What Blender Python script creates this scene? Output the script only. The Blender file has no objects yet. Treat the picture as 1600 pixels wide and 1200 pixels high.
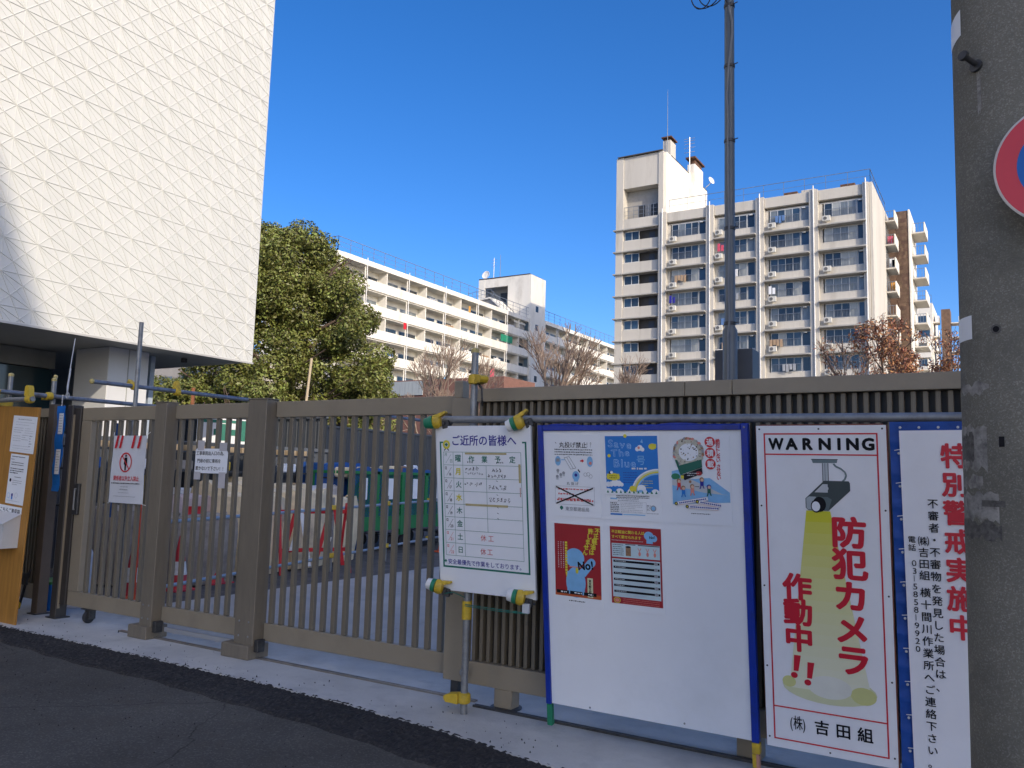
import bpy, bmesh, math, random
import numpy as np
from mathutils import Vector, Matrix
random.seed(7)
rad = math.radians
scene = bpy.context.scene
COL = scene.collection

# ------------------------------------------------------------ camera
YAW, PITCH, ROLL = 0.543937556, 0.112131142, 0.0277003860
cy, sy = math.cos(YAW), math.sin(YAW)
fw = Vector((-sy * math.cos(PITCH), cy * math.cos(PITCH), math.sin(PITCH)))
r0 = Vector((cy, sy, 0)); u0 = r0.cross(fw)
rr = r0 * math.cos(ROLL) + u0 * math.sin(ROLL)
uu = -r0 * math.sin(ROLL) + u0 * math.cos(ROLL)
cam = bpy.data.cameras.new('camera'); cam_o = bpy.data.objects.new('camera', cam); COL.objects.link(cam_o)
cam_o.matrix_world = Matrix(((rr.x, uu.x, -fw.x, 0), (rr.y, uu.y, -fw.y, 0), (rr.z, uu.z, -fw.z, 1.6), (0, 0, 0, 1)))
cam.sensor_width = 36; cam.lens = 36 * 1278.47 / 1600
cam.clip_start = 0.05; cam.clip_end = 6000
scene.camera = cam_o

# ------------------------------------------------------------ light
SUN = Vector((0.80, -0.40, 0.47)).normalized()
el = math.asin(SUN.z); az = math.atan2(SUN.x, SUN.y)
world = bpy.data.worlds.new('World'); scene.world = world; world.use_nodes = True
wn = world.node_tree.nodes; wl = world.node_tree.links
bg = wn.get('Background') or wn.new('ShaderNodeBackground')
sky = wn.new('ShaderNodeTexSky'); sky.sky_type = 'NISHITA'; sky.sun_disc = False
sky.sun_elevation = el; sky.sun_rotation = az
sky.air_density = 0.68; sky.dust_density = 1.9; sky.ozone_density = 2.5
hsv = wn.new('ShaderNodeHueSaturation'); hsv.inputs['Saturation'].default_value = 1.34; hsv.inputs['Hue'].default_value = 0.507
wl.new(sky.outputs[0], hsv.inputs['Color']); wl.new(hsv.outputs[0], bg.inputs[0]); bg.inputs[1].default_value = 0.15
sl = bpy.data.lights.new('sun', 'SUN'); sl.energy = 2.15; sl.angle = rad(0.5); sl.color = (1.0, 0.87, 0.70)
so = bpy.data.objects.new('sun', sl); COL.objects.link(so)
so.rotation_euler = SUN.to_track_quat('Z', 'Y').to_euler(); so.location = (30, -15, 40)
scene.view_settings.view_transform = 'Standard'; scene.view_settings.look = 'None'
scene.view_settings.exposure = 0.73; scene.view_settings.gamma = 1.0
scene.view_settings.use_curve_mapping = False
scene.render.engine = 'CYCLES'

# ------------------------------------------------------------ materials
MATS = {}
def M(name, col, rough=0.6, metal=0.0, var=0.12, scale=3.0, bump=0.0, bscale=60.0, spec=0.5, island=0.0, dirt=None, dscale=1.5, coat=0.0, vdir=None):
    if name in MATS: return MATS[name]
    m = bpy.data.materials.new(name); m.use_nodes = True; MATS[name] = m
    nt = m.node_tree; N = nt.nodes; L = nt.links
    b = N['Principled BSDF']
    b.inputs['Roughness'].default_value = rough; b.inputs['Metallic'].default_value = metal
    b.inputs['Specular IOR Level'].default_value = spec; b.inputs['Coat Weight'].default_value = coat
    tc = N.new('ShaderNodeTexCoord'); vec = tc.outputs['Object']
    if vdir:
        mp = N.new('ShaderNodeMapping'); mp.inputs['Scale'].default_value = vdir; L.new(vec, mp.inputs[0]); vec = mp.outputs[0]
    out = None
    c = Vector(col)
    nz = N.new('ShaderNodeTexNoise'); nz.inputs['Scale'].default_value = scale; nz.inputs['Detail'].default_value = 6
    nz.inputs['Roughness'].default_value = 0.62
    L.new(vec, nz.inputs['Vector'])
    rp = N.new('ShaderNodeValToRGB'); rp.color_ramp.elements[0].position = 0.3; rp.color_ramp.elements[1].position = 0.7
    rp.color_ramp.elements[0].color = (*[min(1, x * (1 - var)) for x in c], 1)
    rp.color_ramp.elements[1].color = (*[min(1, x * (1 + var)) for x in c], 1)
    L.new(nz.outputs['Fac'], rp.inputs[0]); out = rp.outputs[0]
    if island > 0:
        g = N.new('ShaderNodeNewGeometry'); hs = N.new('ShaderNodeHueSaturation')
        mr = N.new('ShaderNodeMapRange'); mr.inputs['To Min'].default_value = 1 - island; mr.inputs['To Max'].default_value = 1 + island
        L.new(g.outputs['Random Per Island'], mr.inputs[0]); L.new(mr.outputs[0], hs.inputs['Value'])
        mr2 = N.new('ShaderNodeMapRange'); mr2.inputs['To Min'].default_value = 0.5 - island * 0.07; mr2.inputs['To Max'].default_value = 0.5 + island * 0.05
        L.new(g.outputs['Random Per Island'], mr2.inputs[0]); L.new(mr2.outputs[0], hs.inputs['Hue'])
        L.new(out, hs.inputs['Color']); out = hs.outputs[0]
    if dirt:
        n2 = N.new('ShaderNodeTexNoise'); n2.inputs['Scale'].default_value = dscale; n2.inputs['Detail'].default_value = 8; n2.inputs['Roughness'].default_value = 0.7
        L.new(vec, n2.inputs['Vector'])
        r2 = N.new('ShaderNodeValToRGB'); r2.color_ramp.elements[0].position = 0.5; r2.color_ramp.elements[1].position = 0.72
        L.new(n2.outputs['Fac'], r2.inputs[0])
        mx = N.new('ShaderNodeMix'); mx.data_type = 'RGBA'
        L.new(r2.outputs[0], mx.inputs[0]); L.new(out, mx.inputs[6]); mx.inputs[7].default_value = (*dirt, 1); out = mx.outputs[2]
    L.new(out, b.inputs['Base Color'])
    if bump > 0:
        n3 = N.new('ShaderNodeTexNoise'); n3.inputs['Scale'].default_value = bscale; n3.inputs['Detail'].default_value = 5
        L.new(vec, n3.inputs['Vector'])
        bp = N.new('ShaderNodeBump'); bp.inputs['Strength'].default_value = 1.0; bp.inputs['Distance'].default_value = bump
        L.new(n3.outputs['Fac'], bp.inputs['Height']); L.new(bp.outputs[0], b.inputs['Normal'])
    return m

def speckle(name, base, spots, vs=130.0, rough=0.9, bump=0.004, patch=None, crack=False):
    m = bpy.data.materials.new(name); m.use_nodes = True; MATS[name] = m
    nt = m.node_tree; N = nt.nodes; L = nt.links; b = N['Principled BSDF']
    b.inputs['Roughness'].default_value = rough; b.inputs['Specular IOR Level'].default_value = 0.3
    tc = N.new('ShaderNodeTexCoord')
    vo = N.new('ShaderNodeTexVoronoi'); vo.inputs['Scale'].default_value = vs; L.new(tc.outputs['Object'], vo.inputs['Vector'])
    sp = N.new('ShaderNodeSeparateColor'); L.new(vo.outputs['Color'], sp.inputs[0])
    rp = N.new('ShaderNodeValToRGB'); e = rp.color_ramp.elements
    e[0].position = 0.0; e[0].color = (*base, 1); e[1].position = 1.0; e[1].color = (*spots, 1)
    k = rp.color_ramp.elements.new(0.72); k.color = (*[x * 1.15 for x in base], 1)
    L.new(sp.outputs[0], rp.inputs[0])
    nz = N.new('ShaderNodeTexNoise'); nz.inputs['Scale'].default_value = 0.9; nz.inputs['Detail'].default_value = 9; nz.inputs['Roughness'].default_value = 0.65
    L.new(tc.outputs['Object'], nz.inputs['Vector'])
    mr = N.new('ShaderNodeMapRange'); mr.inputs['From Min'].default_value = 0.3; mr.inputs['From Max'].default_value = 0.7
    mr.inputs['To Min'].default_value = 0.68; mr.inputs['To Max'].default_value = 1.32; L.new(nz.outputs['Fac'], mr.inputs[0])
    mm = N.new('ShaderNodeMix'); mm.data_type = 'RGBA'; mm.blend_type = 'MULTIPLY'; mm.inputs[0].default_value = 1
    L.new(rp.outputs[0], mm.inputs[6]); L.new(mr.outputs[0], mm.inputs[7]); out = mm.outputs[2]
    if patch:
        n2 = N.new('ShaderNodeTexNoise'); n2.inputs['Scale'].default_value = 2.3; n2.inputs['Detail'].default_value = 10; n2.inputs['Roughness'].default_value = 0.75
        L.new(tc.outputs['Object'], n2.inputs['Vector'])
        r2 = N.new('ShaderNodeValToRGB'); r2.color_ramp.elements[0].position = 0.52; r2.color_ramp.elements[1].position = 0.68
        L.new(n2.outputs['Fac'], r2.inputs[0])
        m2 = N.new('ShaderNodeMix'); m2.data_type = 'RGBA'; L.new(r2.outputs[0], m2.inputs[0]); L.new(out, m2.inputs[6]); m2.inputs[7].default_value = (*patch, 1); out = m2.outputs[2]
    if crack:
        v2 = N.new('ShaderNodeTexVoronoi'); v2.feature = 'DISTANCE_TO_EDGE'; v2.inputs['Scale'].default_value = 0.55
        nn = N.new('ShaderNodeTexNoise'); nn.inputs['Scale'].default_value = 3; nn.inputs['Detail'].default_value = 6
        va = N.new('ShaderNodeMixRGB'); va.blend_type = 'ADD'; va.inputs[0].default_value = 0.25
        L.new(tc.outputs['Object'], nn.inputs['Vector']); L.new(tc.outputs['Object'], va.inputs[1]); L.new(nn.outputs['Color'], va.inputs[2])
        L.new(va.outputs[0], v2.inputs['Vector'])
        r3 = N.new('ShaderNodeValToRGB'); r3.color_ramp.elements[0].position = 0.0; r3.color_ramp.elements[0].color = (0.45, 0.45, 0.45, 1); r3.color_ramp.elements[1].position = 0.004
        L.new(v2.outputs['Distance'], r3.inputs[0])
        m3 = N.new('ShaderNodeMix'); m3.data_type = 'RGBA'; m3.blend_type = 'MULTIPLY'; m3.inputs[0].default_value = 1
        L.new(out, m3.inputs[6]); L.new(r3.outputs[0], m3.inputs[7]); out = m3.outputs[2]
    L.new(out, b.inputs['Base Color'])
    n4 = N.new('ShaderNodeTexNoise'); n4.inputs['Scale'].default_value = vs * 0.7; n4.inputs['Detail'].default_value = 4; L.new(tc.outputs['Object'], n4.inputs['Vector'])
    bp = N.new('ShaderNodeBump'); bp.inputs['Distance'].default_value = bump; L.new(n4.outputs['Fac'], bp.inputs['Height']); L.new(bp.outputs[0], b.inputs['Normal'])
    return m

TAUPE = M('taupe_paint', (0.28, 0.235, 0.165), 0.42, var=0.05, scale=2.5, dirt=(0.245, 0.205, 0.145), dscale=3.5, bump=0.0004, bscale=90)
TAUPE2 = M('taupe_paint_slat', (0.175, 0.148, 0.105), 0.45, var=0.14, scale=4, dirt=(0.135, 0.115, 0.085), dscale=3, vdir=(14, 14, 1))
TAUPE_P = M('taupe_paint_post', (0.19, 0.162, 0.120), 0.42, var=0.10, scale=2.0, dirt=(0.155, 0.132, 0.10), dscale=5, vdir=(6, 6, 1))
TAUPE_D = M('dark_bronze', (0.045, 0.040, 0.036), 0.45, var=0.15)
STEEL = M('galvanised_steel', (0.27, 0.28, 0.285), 0.45, metal=0.45, var=0.18, scale=14, dirt=(0.20, 0.19, 0.18), dscale=9)
STEEL_B = M('blue_grey_pipe', (0.20, 0.23, 0.28), 0.4, metal=0.4, var=0.15, scale=12, dirt=(0.12, 0.10, 0.09), dscale=8)
STEEL_D = M('dark_steel', (0.07, 0.07, 0.07), 0.5, metal=0.5, var=0.3, scale=20)
YEL = M('yellow_plastic', (0.62, 0.42, 0.03), 0.5, var=0.15, scale=20, dirt=(0.35, 0.24, 0.04), dscale=14)
GREENP = M('green_plastic', (0.015, 0.20, 0.10), 0.45, var=0.1)
WHITEP = M('white_plastic', (0.74, 0.74, 0.72), 0.4, var=0.04, dirt=(0.5, 0.48, 0.44), dscale=12)
ORANGE = M('orange_plastic', (0.72, 0.10, 0.03), 0.5, var=0.1)
RED = M('red_print', (0.62, 0.018, 0.03), 0.45, var=0.04)
REDP = M('dark_red_print', (0.36, 0.02, 0.028), 0.4, var=0.05)
BLACK = M('black_print', (0.012, 0.012, 0.015), 0.6, var=0.05, spec=0.15)
INK = M('marker_ink', (0.02, 0.02, 0.028), 0.6, var=0.05, spec=0.15)
REDINK = M('red_ink', (0.62, 0.10, 0.10), 0.5, var=0.05)
NAVY = M('navy_print', (0.02, 0.02, 0.28), 0.5, var=0.05)
GREENI = M('green_print', (0.01, 0.17, 0.12), 0.45, var=0.05)
GREYI = M('grey_print', (0.30, 0.31, 0.33), 0.5, var=0.1)
GREYL = M('light_grey_print', (0.55, 0.57, 0.58), 0.5, var=0.05)
YELI = M('yellow_print', (0.70, 0.62, 0.05), 0.45, var=0.05)
YELP = M('pale_yellow_print', (0.62, 0.63, 0.26), 0.45, var=0.06)
YELPP = M('faint_yellow_print', (0.66, 0.68, 0.42), 0.45, var=0.06)
TAN = M('masking_tape', (0.50, 0.42, 0.20), 0.6, var=0.12, scale=20)
BLUEI = M('sky_blue_print', (0.01, 0.19, 0.60), 0.4, var=0.06)
BLUEL = M('pale_blue_print', (0.22, 0.48, 0.76), 0.4, var=0.10, scale=12)
PINKI = M('pink_print', (0.7, 0.25, 0.2), 0.5, var=0.05)
BROWNI = M('brown_print', (0.30, 0.17, 0.09), 0.5, var=0.3, scale=60)
SAND = M('sand_print', (0.52, 0.50, 0.40), 0.5, var=0.25, scale=50)
TEALG = M('truck_green_print', (0.01, 0.13, 0.09), 0.5, var=0.1)
PAPER = M('paper', (0.84, 0.86, 0.88), 0.55, var=0.02, scale=4, bump=0.0015, bscale=7)
BOARD = M('white_enamel_board', (0.84, 0.86, 0.88), 0.30, var=0.02, scale=2.2, bump=0.0008, bscale=4, dirt=(0.79, 0.81, 0.82), dscale=1.6)
BOARD2 = M('white_sign_plate', (0.84, 0.85, 0.87), 0.33, var=0.03, scale=3, dirt=(0.79, 0.80, 0.81), dscale=2, bump=0.0006, bscale=5)
BLUEF = M('blue_frame', (0.006, 0.035, 0.33), 0.35, var=0.12, scale=9, dirt=(0.01, 0.03, 0.16), dscale=8)
BLUEM = M('blue_sheet', (0.008, 0.07, 0.34), 0.55, var=0.25, scale=7, bump=0.006, bscale=14)
CANVAS = M('white_canvas', (0.83, 0.84, 0.87), 0.6, var=0.03, scale=4, bump=0.003, bscale=5)
PLY = M('plywood', (0.40, 0.19, 0.035), 0.6, var=0.22, scale=3, vdir=(9, 9, 0.8))
CONC = M('concrete_apron', (0.55, 0.54, 0.505), 0.85, var=0.14, scale=1.7, bump=0.003, bscale=45, dirt=(0.42, 0.415, 0.395), dscale=2.6)
CONC2 = M('yard_plate', (0.40, 0.38, 0.35), 0.7, var=0.16, scale=0.8, bump=0.002, bscale=30, dirt=(0.33, 0.32, 0.31), dscale=0.9)
POLEC = None
SCRAPE = M('scraped_glue', (0.27, 0.26, 0.235), 0.9, var=0.45, scale=26, dirt=(0.09, 0.085, 0.08), dscale=38)
GLUE_D = M('dark_glue', (0.10, 0.095, 0.085), 0.9, var=0.5, scale=40, dirt=(0.19, 0.18, 0.17), dscale=55)
RUBBER = M('rubber', (0.025, 0.025, 0.027), 0.7)
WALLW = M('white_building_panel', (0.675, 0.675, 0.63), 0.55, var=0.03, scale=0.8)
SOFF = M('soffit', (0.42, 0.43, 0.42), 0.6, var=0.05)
COLM = M('column_panel', (0.72, 0.73, 0.74), 0.45, var=0.03)
GLASS = M('tinted_glass', (0.02, 0.045, 0.06), 0.08, var=0.1, spec=0.7)
ALU = M('aluminium', (0.45, 0.46, 0.47), 0.4, metal=0.5, var=0.05)
APT = M('apartment_paint', (0.56, 0.53, 0.47), 0.85, var=0.09, scale=0.25, dirt=(0.43, 0.40, 0.345), dscale=0.5, vdir=(1.6, 1.6, 0.25))
APT2 = M('apartment_paint_warm', (0.80, 0.765, 0.68), 0.85, var=0.05, scale=0.2, dirt=(0.61, 0.57, 0.49), dscale=0.6, vdir=(1, 1, 0.35))
APTD = M('dark_tile_wall', (0.075, 0.068, 0.062), 0.6, var=0.12, scale=2)
BRICKM = M('brown_tile', (0.155, 0.095, 0.062), 0.8, var=0.35, scale=1.6, island=0.25)
GL = [M('pane_dark', (0.018, 0.03, 0.045), 0.07, var=0.3, scale=1.2, spec=0.8),
      M('pane_blue', (0.03, 0.06, 0.10), 0.07, var=0.3, scale=1.2, spec=0.8),
      M('pane_curtain', (0.17, 0.20, 0.22), 0.12, var=0.35, scale=2.0, spec=0.7, vdir=(4, 1, .4)),
      M('pane_lace', (0.36, 0.38, 0.37), 0.15, var=0.18, scale=2.5, spec=0.6, vdir=(5, 1, .3))]
FRAMEW = M('window_frame', (0.62, 0.64, 0.65), 0.5, var=0.05)
RAIL = M('railing_paint', (0.16, 0.19, 0.24), 0.5, var=0.1)
ACM = M('ac_housing', (0.58, 0.57, 0.52), 0.5, var=0.08, scale=1)
RUST = M('rusty_cap', (0.12, 0.06, 0.035), 0.8, var=0.4, scale=3)
BARK = M('bark', (0.17, 0.12, 0.095), 0.9, var=0.3, scale=3)
BARKR = M('reddish_twigs', (0.25, 0.185, 0.14), 0.9, var=0.2, scale=3, island=0.15)
LEAF = M('evergreen_leaf', (0.175, 0.19, 0.042), 0.5, var=0.35, scale=0.9, island=0.55, spec=0.5)
LEAF2 = M('shrub_leaf', (0.18, 0.20, 0.05), 0.5, var=0.3, scale=1.2, island=0.55)
LEAFB = M('brown_leaf', (0.34, 0.15, 0.07), 0.7, var=0.3, scale=2, island=0.4)
HOARD = M('grey_hoarding', (0.075, 0.082, 0.09), 0.5, var=0.10, scale=0.7)
BAG = M('sandbag_cloth', (0.82, 0.68, 0.44), 0.85, var=0.15, scale=4, bump=0.012, bscale=12, dirt=(0.50, 0.42, 0.30), dscale=3)
BAGG = M('grey_bag_cloth', (0.30, 0.27, 0.235), 0.85, var=0.3, scale=5, bump=0.012, bscale=12)
TARP = M('blue_tarp', (0.015, 0.085, 0.29), 0.5, var=0.25, scale=4, bump=0.012, bscale=9)
GREENB = M('green_bin_steel', (0.015, 0.20, 0.055), 0.5, var=0.12)
PINK = M('pink_cloth', (0.62, 0.08, 0.14), 0.7, var=0.1)
SIGNB = M('sign_blue', (0.01, 0.13, 0.46), 0.35, var=0.03)
SIGNR = M('sign_red', (0.66, 0.05, 0.06), 0.35, var=0.04)
DIRTM = M('yard_soil', (0.11, 0.10, 0.09), 0.95, var=0.35, scale=3, bump=0.02, bscale=14)
GROUND = M('distant_ground', (0.16, 0.15, 0.13), 0.95, var=0.3, scale=0.1)
POLEC = speckle('pole_concrete', (0.165, 0.158, 0.130), (0.27, 0.26, 0.22), 260, 0.9, 0.0016, patch=(0.135, 0.130, 0.108))
ASPH = speckle('asphalt', (0.080, 0.075, 0.065), (0.145, 0.135, 0.118), 110, 0.92, 0.003, patch=(0.098, 0.085, 0.068), crack=True)
ASPHC = speckle('coarse_asphalt', (0.028, 0.027, 0.027), (0.06, 0.056, 0.052), 70, 0.85, 0.006)

# ------------------------------------------------------------ mesh helpers
def chain(o):
    m = o.matrix_basis.copy(); p = o.parent
    while p is not None: m = p.matrix_basis @ m; p = p.parent
    return m
class MB:
    def __init__(s): s.v = []; s.f = []; s.mi = []; s.cur = 0; s.marks = []
    def mark(s): s.marks.append((len(s.v), len(s.f))); return s
    def mat(s, i): s.cur = i; return s
    def add(s, vs, fs):
        n = len(s.v); s.v += [tuple(v) for v in vs]
        for f in fs: s.f.append(tuple(i + n for i in f)); s.mi.append(s.cur)
        return s
    def box(s, x0, x1, y0, y1, z0, z1, M4=None):
        vs = [(x, y, z) for z in (z0, z1) for y in (y0, y1) for x in (x0, x1)]
        if M4 is not None: vs = [M4 @ Vector(v) for v in vs]
        return s.add(vs, [(0, 2, 3, 1), (4, 5, 7, 6), (0, 1, 5, 4), (2, 6, 7, 3), (0, 4, 6, 2), (1, 3, 7, 5)])
    def cbox(s, x0, x1, y0, y1, z0, z1, c=0.004):
        bm = bmesh.new(); bmesh.ops.create_cube(bm, size=1)
        for v in bm.verts:
            v.co = Vector(((x0 + x1) / 2 + v.co.x * (x1 - x0), (y0 + y1) / 2 + v.co.y * (y1 - y0), (z0 + z1) / 2 + v.co.z * (z1 - z0)))
        bmesh.ops.bevel(bm, geom=list(bm.edges), offset=c, segments=1, profile=0.5, affect='EDGES')
        bm.verts.index_update()
        s.add([v.co.copy() for v in bm.verts], [[v.index for v in f.verts] for f in bm.faces]); bm.free(); return s
    def poly(s, pts): return s.add(pts, [tuple(range(len(pts)))])
    def tube(s, p0, p1, r, n=8, r1=None, caps=True):
        p0 = Vector(p0); p1 = Vector(p1); d = (p1 - p0)
        if d.length < 1e-6: return s
        d.normalize(); a = d.orthogonal().normalized(); b = d.cross(a); r1 = r if r1 is None else r1
        vs = []
        for p, q in ((p0, r), (p1, r1)):
            for i in range(n):
                t = 2 * math.pi * i / n; vs.append(p + (a * math.cos(t) + b * math.sin(t)) * q)
        fs = [(i, (i + 1) % n, n + (i + 1) % n, n + i) for i in range(n)]
        if caps: fs += [tuple(range(n - 1, -1, -1)), tuple(range(n, 2 * n))]
        return s.add(vs, fs)
    def path(s, pts, r, n=6):
        for a, b in zip(pts, pts[1:]): s.tube(a, b, r, n)
        return s
    def lathe(s, prof, c=(0, 0, 0), n=16, M4=None):
        vs = []
        for r, z in prof:
            for i in range(n):
                t = 2 * math.pi * i / n; v = Vector((c[0] + r * math.cos(t), c[1] + r * math.sin(t), c[2] + z))
                vs.append(M4 @ v if M4 is not None else v)
        k = len(prof); fs = []
        for j in range(k - 1):
            for i in range(n): fs.append((j * n + i, j * n + (i + 1) % n, (j + 1) * n + (i + 1) % n, (j + 1) * n + i))
        fs += [tuple(range(n - 1, -1, -1)), tuple(range((k - 1) * n, k * n))]
        return s.add(vs, fs)
    def prism(s, pts, axis, d0, d1):
        # pts are 2-D in the two remaining axes
        def P(a, b, d): return {'x': (d, a, b), 'y': (a, d, b), 'z': (a, b, d)}[axis]
        n = len(pts); vs = [P(a, b, d0) for a, b in pts] + [P(a, b, d1) for a, b in pts]
        fs = [(i, (i + 1) % n, n + (i + 1) % n, n + i) for i in range(n)] + [tuple(range(n - 1, -1, -1)), tuple(range(n, 2 * n))]
        return s.add(vs, fs)
    def mesh(s, name, mats, smooth=False, inv=None):
        me = bpy.data.meshes.new(name)
        vs = s.v if inv is None else [inv @ Vector(v) for v in s.v]
        me.from_pydata(vs, [], s.f)
        if not isinstance(mats, (list, tuple)): mats = [mats]
        for m in mats: me.materials.append(m)
        if len(mats) > 1: me.polygons.foreach_set('material_index', s.mi)
        bm = bmesh.new(); bm.from_mesh(me); bmesh.ops.recalc_face_normals(bm, faces=bm.faces); bm.to_mesh(me); bm.free()
        if smooth:
            me.polygons.foreach_set('use_smooth', [True] * len(me.polygons)); me.set_sharp_from_angle(angle=rad(38))
        me.update(); return me
    def build(s, name, mats, parent=None, smooth=False, world=False):
        inv = chain(parent).inverted() if (parent is not None and world) else None
        o = bpy.data.objects.new(name, s.mesh(name, mats, smooth, inv)); COL.objects.link(o)
        if parent is not None: o.parent = parent
        return o
def pieces(mb, name, mats, parent=None, smooth=False, world=False):
    """one object per marked piece"""
    a, b = 0, 0; out = []
    for v, f in mb.marks:
        q = MB(); q.v = mb.v[a:v]; q.f = [tuple(i - a for i in t) for t in mb.f[b:f]]; q.mi = mb.mi[b:f]; out.append(q.build(name, mats, parent, smooth, world)); a, b = v, f
    return out
def inst(name, mesh, parent, loc, rot=None, scale=None):
    o = bpy.data.objects.new(name, mesh); COL.objects.link(o); o.parent = parent; o.location = loc
    if rot: o.rotation_euler = rot
    if scale: o.scale = scale
    return o
def tag(o, label, cat, group=None):
    o['label'] = label; o['category'] = cat
    if group: o['group'] = group
    return o
def thing(name, label, cat, loc=(0, 0, 0), rot=(0, 0, 0), group=None):
    o = bpy.data.objects.new(name, None); COL.objects.link(o); o.location = loc; o.rotation_euler = rot
    o.empty_display_size = 0.2
    return tag(o, label, cat, group)
def solo(mb, name, mats, label, cat, base, group=None, smooth=False):
    """one-mesh thing whose origin is moved to its base"""
    me = mb.mesh(name, mats, smooth, Matrix.Translation(Vector(base)).inverted())
    o = bpy.data.objects.new(name, me); COL.objects.link(o); o.location = base
    return tag(o, label, cat, group)
def struct(mb, name, mats, smooth=False, parent=None):
    o = mb.build(name, mats, parent, smooth)
    if parent is None: o['kind'] = 'structure'
    return o
def copy_tree(o, loc=None, label=None, rz=None):
    def cp(a, par):
        c = a.copy(); COL.objects.link(c); c.parent = par
        for ch in [k for k in KIDS.get(a.name, [])]: cp(ch, c)
        return c
    KIDS = {}
    for k in bpy.data.objects:
        if k.parent is not None: KIDS.setdefault(k.parent.name, []).append(k)
    c = cp(o, None)
    if loc is not None: c.location = loc
    if rz is not None: c.rotation_euler.z = rz
    if label: c['label'] = label
    return c

# ------------------------------------------------------------ print helpers
GC = {}
def glyph(ch, off):
    k = (ch, off)
    if k in GC: return GC[k]
    cu = bpy.data.curves.new('g', 'FONT'); cu.body = ch; cu.size = 1; cu.offset = off; cu.resolution_u = 3
    o = bpy.data.objects.new('g', cu); me = o.to_mesh()
    vs = [(v.co.x, v.co.y) for v in me.vertices]; fs = [tuple(p.vertices) for p in me.polygons]
    o.to_mesh_clear(); bpy.data.objects.remove(o); bpy.data.curves.remove(cu)
    w = max([v[0] for v in vs]) if vs else 0.3
    GC[k] = (vs, fs, w); return GC[k]
class Sheet:
    """flat print on a w x h face; u to the right, v down from the top edge (metres), the face looks to -Y"""
    def __init__(s, w, h, y0=-0.001): s.w = w; s.h = h; s.y0 = y0; s.mb = MB(); s.mats = []; s.n = 0
    def _m(s, m):
        if m not in s.mats: s.mats.append(m)
        s.mb.cur = s.mats.index(m)
    def P(s, u, v, l): return (u, s.y0 - l * 0.0006, s.h - v)
    def poly(s, pts, m, l=1): s._m(m); s.mb.poly([s.P(u, v, l) for u, v in pts]); return s
    def rect(s, u0, v0, u1, v1, m, l=1): return s.poly([(u0, v0), (u1, v0), (u1, v1), (u0, v1)], m, l)
    def frame(s, u0, v0, u1, v1, t, m, l=1):
        s.rect(u0, v0, u1, v0 + t, m, l); s.rect(u0, v1 - t, u1, v1, m, l); s.rect(u0, v0 + t, u0 + t, v1 - t, m, l); return s.rect(u1 - t, v0 + t, u1, v1 - t, m, l)
    def line(s, u0, v0, u1, v1, t, m, l=1):
        d = Vector((u1 - u0, v1 - v0)); d.normalize(); n = Vector((-d.y, d.x)) * t / 2
        return s.poly([(u0 + n.x, v0 + n.y), (u1 + n.x, v1 + n.y), (u1 - n.x, v1 - n.y), (u0 - n.x, v0 - n.y)], m, l)
    def circ(s, u, v, r, m, l=1, ry=None, n=24, a0=0, a1=360):
        ry = ry or r; pts = [(u + r * math.cos(rad(a0 + (a1 - a0) * i / n)), v + ry * math.sin(rad(a0 + (a1 - a0) * i / n))) for i in range(n)]
        return s.poly(pts, m, l)
    def ring(s, u, v, r, t, m, l=1, ry=None, n=28, a0=0, a1=360):
        ry = ry or r
        for i in range(n):
            a, b = rad(a0 + (a1 - a0) * i / n), rad(a0 + (a1 - a0) * (i + 1) / n)
            s.poly([(u + r * math.cos(a), v + ry * math.sin(a)), (u + r * math.cos(b), v + ry * math.sin(b)), (u + (r - t) * math.cos(b), v + (ry - t) * math.sin(b)), (u + (r - t) * math.cos(a), v + (ry - t) * math.sin(a))], m, l)
        return s
    def ch(s, c, u, v, size, m, off=0.0, l=2, sx=1.0, sy=1.0, rot=0.0):
        """glyph whose em box has its top-left at (u, v)"""
        thin = off if off < 0 else 0.0
        vs, fs, w = glyph(c, thin); s._m(m)
        ca, sa = math.cos(rot), math.sin(rot)
        # bold strokes: the same glyph struck several times around its place
        off = off * 1.55 if off > 0 else off; n = 0 if off <= 0 else (4 if off < .025 else 9)
        for k in range(max(1, n)):
            ox = off * .75 * math.cos(2 * math.pi * k / n + .5) if n else 0.0; oy = off * .75 * math.sin(2 * math.pi * k / n + .5) if n else 0.0; out = []
            for x, y in vs:
                du = (x + ox) * size * sx; dv = (0.88 - y + oy) * size * sy
                out.append(s.P(u + du * ca - dv * sa, v + du * sa + dv * ca, l + .05 * k))
            s.mb.add(out, fs)
        return w
    def text(s, t, u, v, size, m, off=0.0, l=2, sx=1.0, gap=0.0, lat=False, rot=0.0, sy=1.0):
        x = u; yv = v
        for c in t:
            if c != ' ':
                w = s.ch(c, x, yv, size, m, off, l, sx, sy, rot)
            else: w = 0.3
            adv = ((w + 0.07) if (lat or ord(c) < 256) else 1.0) * size * sx + gap
            x += adv * math.cos(rot); yv += adv * math.sin(rot)
        return x
    def vtext(s, t, u, v, size, m, off=0.0, l=2, pitch=None, sx=1.0, slant=0.0):
        pitch = pitch or size * 1.04
        for i, c in enumerate(t):
            if c == ' ': continue
            if c == '|':
                s.rect(u + size * .47, v + i * pitch + size * 0.15, u + size * .53, v + i * pitch + size * 0.85, m, l); continue
            w = glyph(c, off)[2] if ord(c) < 256 else 1.0
            s.ch(c, u + (1 - w) * size * sx / 2 + slant * i, v + i * pitch + (0.12 * size if c in '、。' else 0), size, m, off, l, sx)
        return s
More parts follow.
